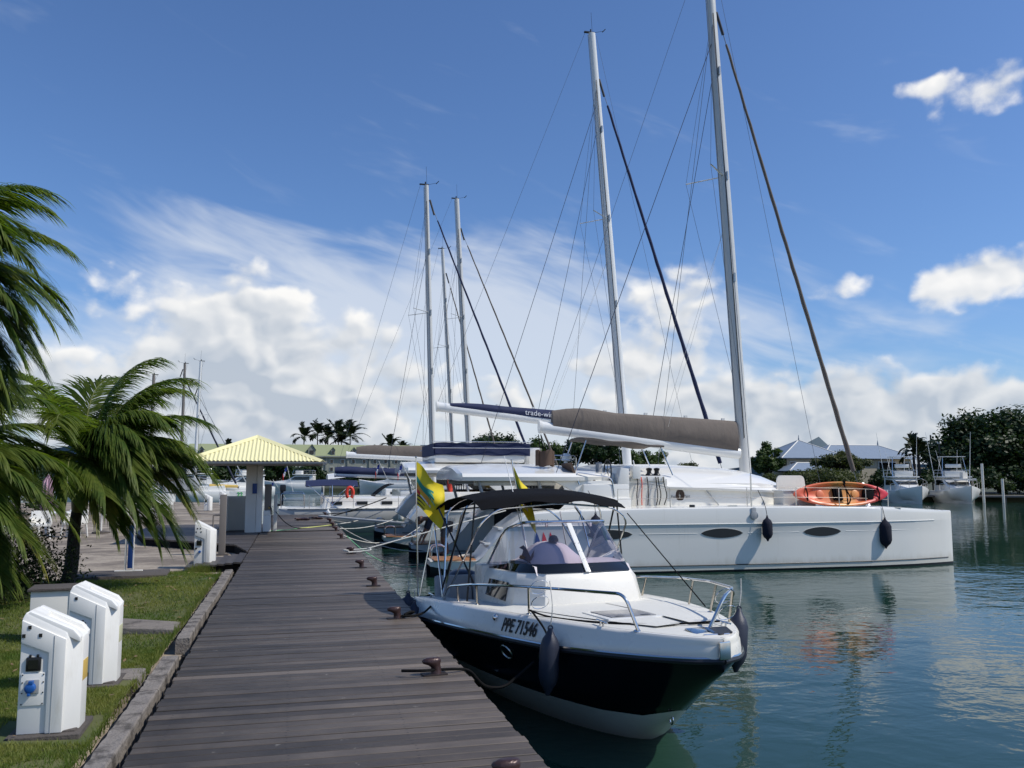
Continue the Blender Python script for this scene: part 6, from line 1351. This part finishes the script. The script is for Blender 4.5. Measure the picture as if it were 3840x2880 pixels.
def near_palm(x, y, z0, trunk_h, lean, fronds, label, r0=.10, shaft=.75):
    t = empty('palm_tree', (x, y, z0), 0, label, 'palm tree')
    m = MB(); pts = []; rs = []
    for i in range(31):
        u = i/30; pts.append((lean[0]*u+.03*math.sin(u*5), lean[1]*u, trunk_h*u-.1)); rs.append(r0*(1.15-.35*u)*(1+.035*(i % 2))+(.05 if i == 0 else 0))
    m.tube(pts, rs, 14).build('trunk', material('palm_trunk_bark', (.060, .050, .043), .9, var=.4, scale=14, bump=.9, bscale=40, dirt=(.22, .21, .19), dscale=9, dlo=.56, dhi=.70), t, smooth=70)
    c = Vector(pts[-1]); e = c+Vector((.08, -.02, shaft))
    MB().tube([c-Vector((0, 0, .05)), c.lerp(e, .15), c.lerp(e, .5), e], [r0*.85, r0*1.12, r0*.95, r0*.45], 14).build('crownshaft', material('green_crownshaft', (.17, .16, .035), .45, var=.4, scale=5, dirt=(.10, .065, .03), dscale=3, dlo=.45, dhi=.7), t, smooth=60)
    rr_ = random.Random(int(-x*100)); fronds = list(fronds)+[(rr_.uniform(20, 170), rr_.uniform(-35, 60), rr_.uniform(1.9, 2.4), rr_.uniform(.12, .24), 'palm') for _ in range(20)]
    for k, (az, el, L, g, mt) in enumerate(fronds):
        frond(t, e-Vector((0, 0, .10)), R(az), R(el), L*.86, 112, .0155, .70, .07, g*1.6, mt, 100+k+int(x*10))
    return t
# azimuth clockwise from +Y; the wind blows the crown to the right
near_palm(-3.50, 15.2, .72, 1.38, (.16, 0), [(20, 62, 2.3, .10, 'palm'), (60, 70, 2.4, .11, 'palm'), (85, 52, 2.4, .10, 'palm'), (110, 38, 2.4, .12, 'palm'), (75, 30, 2.3, .12, 'palm'), (130, 60, 2.3, .14, 'palm'), (150, 36, 2.2, .16, 'palm'), (100, 15, 2.1, .15, 'palmy'), (165, 14, 1.9, .2, 'palmy'),
          (200, 58, 2.1, .16, 'palm'), (250, 66, 2.2, .13, 'palm'), (300, 60, 2.2, .13, 'palm'), (340, 70, 2.3, .12, 'palm'), (125, 2, 1.8, .22, 'palm'), (60, 8, 2.2, .14, 'palmy'), (40, 38, 2.4, .11, 'palm'), (95, 68, 2.6, .09, 'palm'), (185, 30, 2.0, .22, 'palm'), (140, -8, 1.6, .25, 'palm'), (228, 35, 2.0, .24, 'palm'), (70, 82, 2.5, .10, 'palm'), (270, 30, 2.0, .2, 'palm')],
          'palm tree with wind-blown fronds and a grey trunk behind the pedestals')
near_palm(-4.62, 11.2, .72, 3.55, (-.02, 0), [(20, 58, 2.4, .11, 'palm'), (60, 66, 2.3, .12, 'palm'), (85, 48, 2.3, .12, 'palm'), (110, 40, 2.2, .14, 'palm'), (75, 26, 2.2, .14, 'palm'), (130, 55, 2.3, .15, 'palm'), (150, 30, 2.2, .2, 'palm'), (100, 8, 2.1, .18, 'palm'), (165, 12, 2.1, .26, 'palm'), (200, 58, 2.1, .18, 'palm'),
          (250, 60, 2.2, .14, 'palm'), (300, 55, 2.2, .14, 'palm'), (340, 60, 2.3, .13, 'palm'), (125, -6, 2.2, .24, 'palm'), (145, -14, 2.3, .24, 'palm'), (60, 2, 2.2, .16, 'palm'), (95, 62, 2.4, .10, 'palm'), (45, 34, 2.3, .12, 'palm'), (185, 25, 2.0, .26, 'palm'), (110, -22, 2.2, .22, 'palmy'), (160, -30, 2.0, .2, 'palm'), (85, -12, 2.2, .2, 'palm')],
          'taller palm whose fronds reach in from the left edge')
near_palm(-5.05, 13.3, .72, 1.2, (.0, 0), [(60, 50, 2.4, .11, 'palm'), (85, 35, 2.4, .12, 'palm'), (110, 25, 2.4, .13, 'palm'), (75, 10, 2.4, .12, 'palm'), (130, 45, 2.3, .14, 'palm'), (100, 60, 2.5, .10, 'palm'), (95, -5, 2.3, .14, 'palmy'), (120, -15, 2.2, .14, 'palm'), (70, 70, 2.4, .11, 'palm'), (40, 45, 2.3, .12, 'palm')],
          'lower palm off the left edge whose fronds hang over the shrub')
def far_palm(x, y, h, label, s=1.0, seed=0):
    t = empty('palm_tree', (x, y, .4), 0, label, 'palm tree', 'palms behind the hotel')
    MB().tube([(0, 0, 0), (.3, 0, h*.5), (.2, 0, h)], [.22, .18, .14], 7).build('trunk', G['bark'], t, smooth=60)
    for k in range(13): frond(t, (.2, 0, h), k*2*math.pi/13+.3*seed, R([55, 25, 70, 5][k % 4]), 4.4*s, 30, .15, 1.35*s, .12, .15, 'palmfar', seed*20+k, 2, .4, .05)
for i, (x, h, s) in enumerate(((2.3, 12.6, .95), (6.0, 13.6, 1.0), (9.0, 12.6, 1.0), (11.6, 13.4, 1.1), (15.0, 13.2, 1.2), (12.8, 11.6, 1.0))): far_palm(x, 242+3*(i % 3), h, ['leftmost palm of the row above the hotel roof', 'second palm from the left above the hotel roof', 'third palm above the hotel roof', 'fourth palm above the hotel roof', 'rightmost and bushiest palm above the hotel roof', 'lower palm inside the hotel palm row'][i], s, i)
for i, (x, y, h, s, lb) in enumerate(((25.5, 238, 10.2, .9, 'lone palm right of the hotel roof'), (29.5, 240, 9.0, .7, 'small palm right of the lone palm'), (-10.5, 150, 5.6, .6, 'small palm above the left end of the yellow roof'), (75.5, 92, 5.6, .45, 'small palm behind the villa roof'), (65.0, 78.5, 4.4, .5, 'drooping palm left of the huge tree'))): far_palm(x, y, h, lb, s, 10+i)
# near shrub
def make_shrub(x, y, z0, label):
    r = random.Random(9); t = empty('shrub', (x, y, z0), 0, label, 'shrub'); V = []; F = []; st = MB()
    for k in range(70):
        a = r.uniform(0, 6.283); e = r.uniform(.2, 1.35); L = r.uniform(.8, 1.55); d = Vector((math.cos(a)*math.cos(e)*.8, math.sin(a)*math.cos(e)*.8, math.sin(e)*.95)); p = Vector((r.gauss(0, .12), r.gauss(0, .12), .1)); P_ = [p.copy()]
        for i in range(7):
            d = (d+Vector((r.gauss(.05, .13), r.gauss(0, .13), -.10))).normalized(); p = p+d*L/7; P_.append(p.copy())
            if i > 1:
                for _ in range(26):
                    q = p+Vector((r.gauss(0, .10), r.gauss(0, .10), r.gauss(0, .09))); u = Vector((r.gauss(0, 1), r.gauss(0, 1), r.gauss(.3, 1))).normalized(); w = u.orthogonal().normalized(); l_ = r.uniform(.016, .034); o = len(V)
                    V += [tuple(q-u*l_), tuple(q+w*l_*.5), tuple(q+u*l_), tuple(q-w*l_*.5)]; F.append((o, o+1, o+2, o+3))
        st.tube(P_, [.012-.0013*i for i in range(8)], 4)
    me = bpy.data.meshes.new('foliage'); me.from_pydata(V, [], F); flat_obj('foliage', me, leaf_material('shrub_leaves', (.012, .024, .007), (.034, .048, .014), .9, .1, 3), t); st.build('branches', G['bark'], t, smooth=60)
make_shrub(-4.35, 14.2, .72, 'grey-green fine-leaved shrub at the left edge under the palms')
# ---- hotel with pale green roof
G['facade'] = material('grey_green_facade', (.30, .31, .26), .85, var=.12, dirt=(.18, .19, .16), dscale=.3, dlo=.45, dhi=.8)
G['greenroof'] = material('pale_green_roof', (.29, .32, .17), .6, var=.1, stretch=(6, 1, 1))
ht = empty('hotel', (10, 232, .4), 0, 'long grey-green hotel with pale green gabled roof across the water', 'building')
MB().box((0, 5, 3.45), (72, 10, 6.9)).build('wall', G['facade'], ht)
MB().box((0, 4.8, 7.0), (73, 10.8, .35)).build('cornice', G['facade'], ht)
rfm = MB().add([(-36.5, -.6, 7.2), (36.5, -.6, 7.2), (36.5, 4.2, 10.3), (-36.5, 4.2, 10.3), (-36.5, 9, 7.2), (36.5, 9, 7.2)], [(0, 1, 2, 3), (3, 2, 5, 4)]).build('roof', G['greenroof'], ht, solid=.15)
for i in range(13):
    x = -33+5.5*i; big = i % 3 == 2
    w, zt = (1.9, 10.4) if big else (1.1, 9.6)
    d = MB().prism([(x-w*.5, 7.3), (x+w*.5, 7.3), (x+w*.5, 8.9), (x, zt-.25), (x-w*.5, 8.9)], -.3, 3.0, Matrix(((1, 0, 0, 0), (0, 0, 1, 0), (0, 1, 0, 0), (0, 0, 0, 1)))).build('dormer', G['facade'], ht)
    MB().add([(x-w*.62, -.5, 8.75), (x, -.5, zt), (x, 3.4, zt), (x-w*.62, 3.4, 8.75), (x+w*.62, -.5, 8.75), (x+w*.62, 3.4, 8.75)], [(0, 1, 2, 3), (1, 4, 5, 2)]).build('dormer_roof', G['greenroof'], d, solid=.1)
    MB().box((x, -.36, 8.15), (w*.5, .1, .95)).build('dormer_window', G['darkglass'], d)
for i in range(25):
    x = -34.5+2.85*i
    if i % 2 == 0: MB().box((x-1.4, -.12, 3.4), (.4, .3, 6.8)).build('pilaster', G['facade'], ht)
    for z in (1.6, 3.7, 5.8):
        w_ = MB().box((x, -.03, z), (.95, .12, 1.15)).build('window', G['white'], ht); MB().box((x, -.10, z), (.78, .04, .98)).build('pane', G['darkglass'], w_)
        if i % 3 == 1 and z < 4: MB().box((x+1.0, -.25, z-.2), (.8, .4, .55)).build('air_conditioner', G['whitedull'], ht)
# ---- villa with blue roof
G['blueroof'] = material('blue_metal_roof', (.22, .27, .33), .5, var=.08)
G['cream_wall'] = material('cream_render', (.52, .46, .34), .8, var=.08)
vt = empty('villa', (68.5, 98, .4), R(-4), 'cream villa with light blue hipped metal roofs behind the trees', 'building')
def hip(c, w, d, z0, z1, ridge, nm, par):
    x, y = c; rl = ridge/2; V = [(x-w/2, y-d/2, z0), (x+w/2, y-d/2, z0), (x+w/2, y+d/2, z0), (x-w/2, y+d/2, z0), (x-rl, y, z1), (x+rl, y, z1)]
    o = MB().add(V, [(0, 1, 5, 4), (1, 2, 5), (2, 3, 4, 5), (3, 0, 4)]).build(nm, G['blueroof'], par, solid=.08, smooth=0)
    for a, b in ((0, 4), (1, 5), (2, 5), (3, 4), (4, 5)): MB().tube([V[a], V[b]], .08, 5).build('hip_ridge', G['whitedull'], o)
    return o
MB().box((-3.2, 3, 2.2), (7.6, 7, 4.4)).box((5.5, 3.2, 2.2), (11, 7, 4.3)).build('wall', G['cream_wall'], vt)
MB().add([(-8.2, -.6, 4.25), (1.0, -.6, 4.25), (1.0, -1.2+.4, 4.5), (-8.2, -1.2+.4, 4.5)], [(0, 1, 2, 3)]).build('fascia', G['zinc'], vt)
r1 = hip((-3.3, 3), 9.6, 8.6, 4.35, 6.75, .2, 'roof', vt); r2 = hip((5.0, 3.4), 14.4, 8.2, 4.3, 6.2, 7.0, 'roof', vt)
MB().tube([(-3.3, 3, 6.7), (-3.3, 3, 7.5)], [.12, .02], 6).build('finial', G['zinc'], r1); MB().tube([(8.6, 3.4, 6.2), (8.6, 3.4, 6.9)], [.12, .02], 6).build('finial', G['zinc'], r2)
hip((-5.5, -2.2), 6.5, 4.5, 2.7, 3.7, 2, 'porch_roof', vt)
for x, w_, z in ((-2.3, .8, 3.3), (-6.2, .7, 3.3), (3.2, .9, 3.3), (7.4, 2.4, 3.3), (10.2, .9, 3.3)):
    f = MB().box((x, -.56 if x < 0 else -.34, z), (w_+.2, .1, 1.2)).build('window', G['white'], vt); MB().box((x, -.63 if x < 0 else -.41, z), (w_, .05, 1.0)).build('pane', G['darkglass'], f)
MB().box((9.4, -1.6, 3.05), (3.4, 2.4, .12)).build('balcony', G['cream_wall'], vt)
for x, y, h, lb in ((75.0, 88, 7.0, 'thin dark lamp post right of the villa'), (71.0, 82, 5.6, 'lamp post with a pale globe before the villa'), (79.0, 88, 4.6, 'short dark flagpole behind the sportfishing boats')):
    t = empty('lamp_post', (x, y, .4), 0, lb, 'post'); MB().tube([(0, 0, 0), (0, 0, h)], .09, 6).build('post', G['rubber'], t)
    if h == 5.6: MB().lathe([(.05, 0), (.22, .12), (.22, .28), (.05, .4)], 10, xf((0, 0, h))).build('globe', G['white'], t)
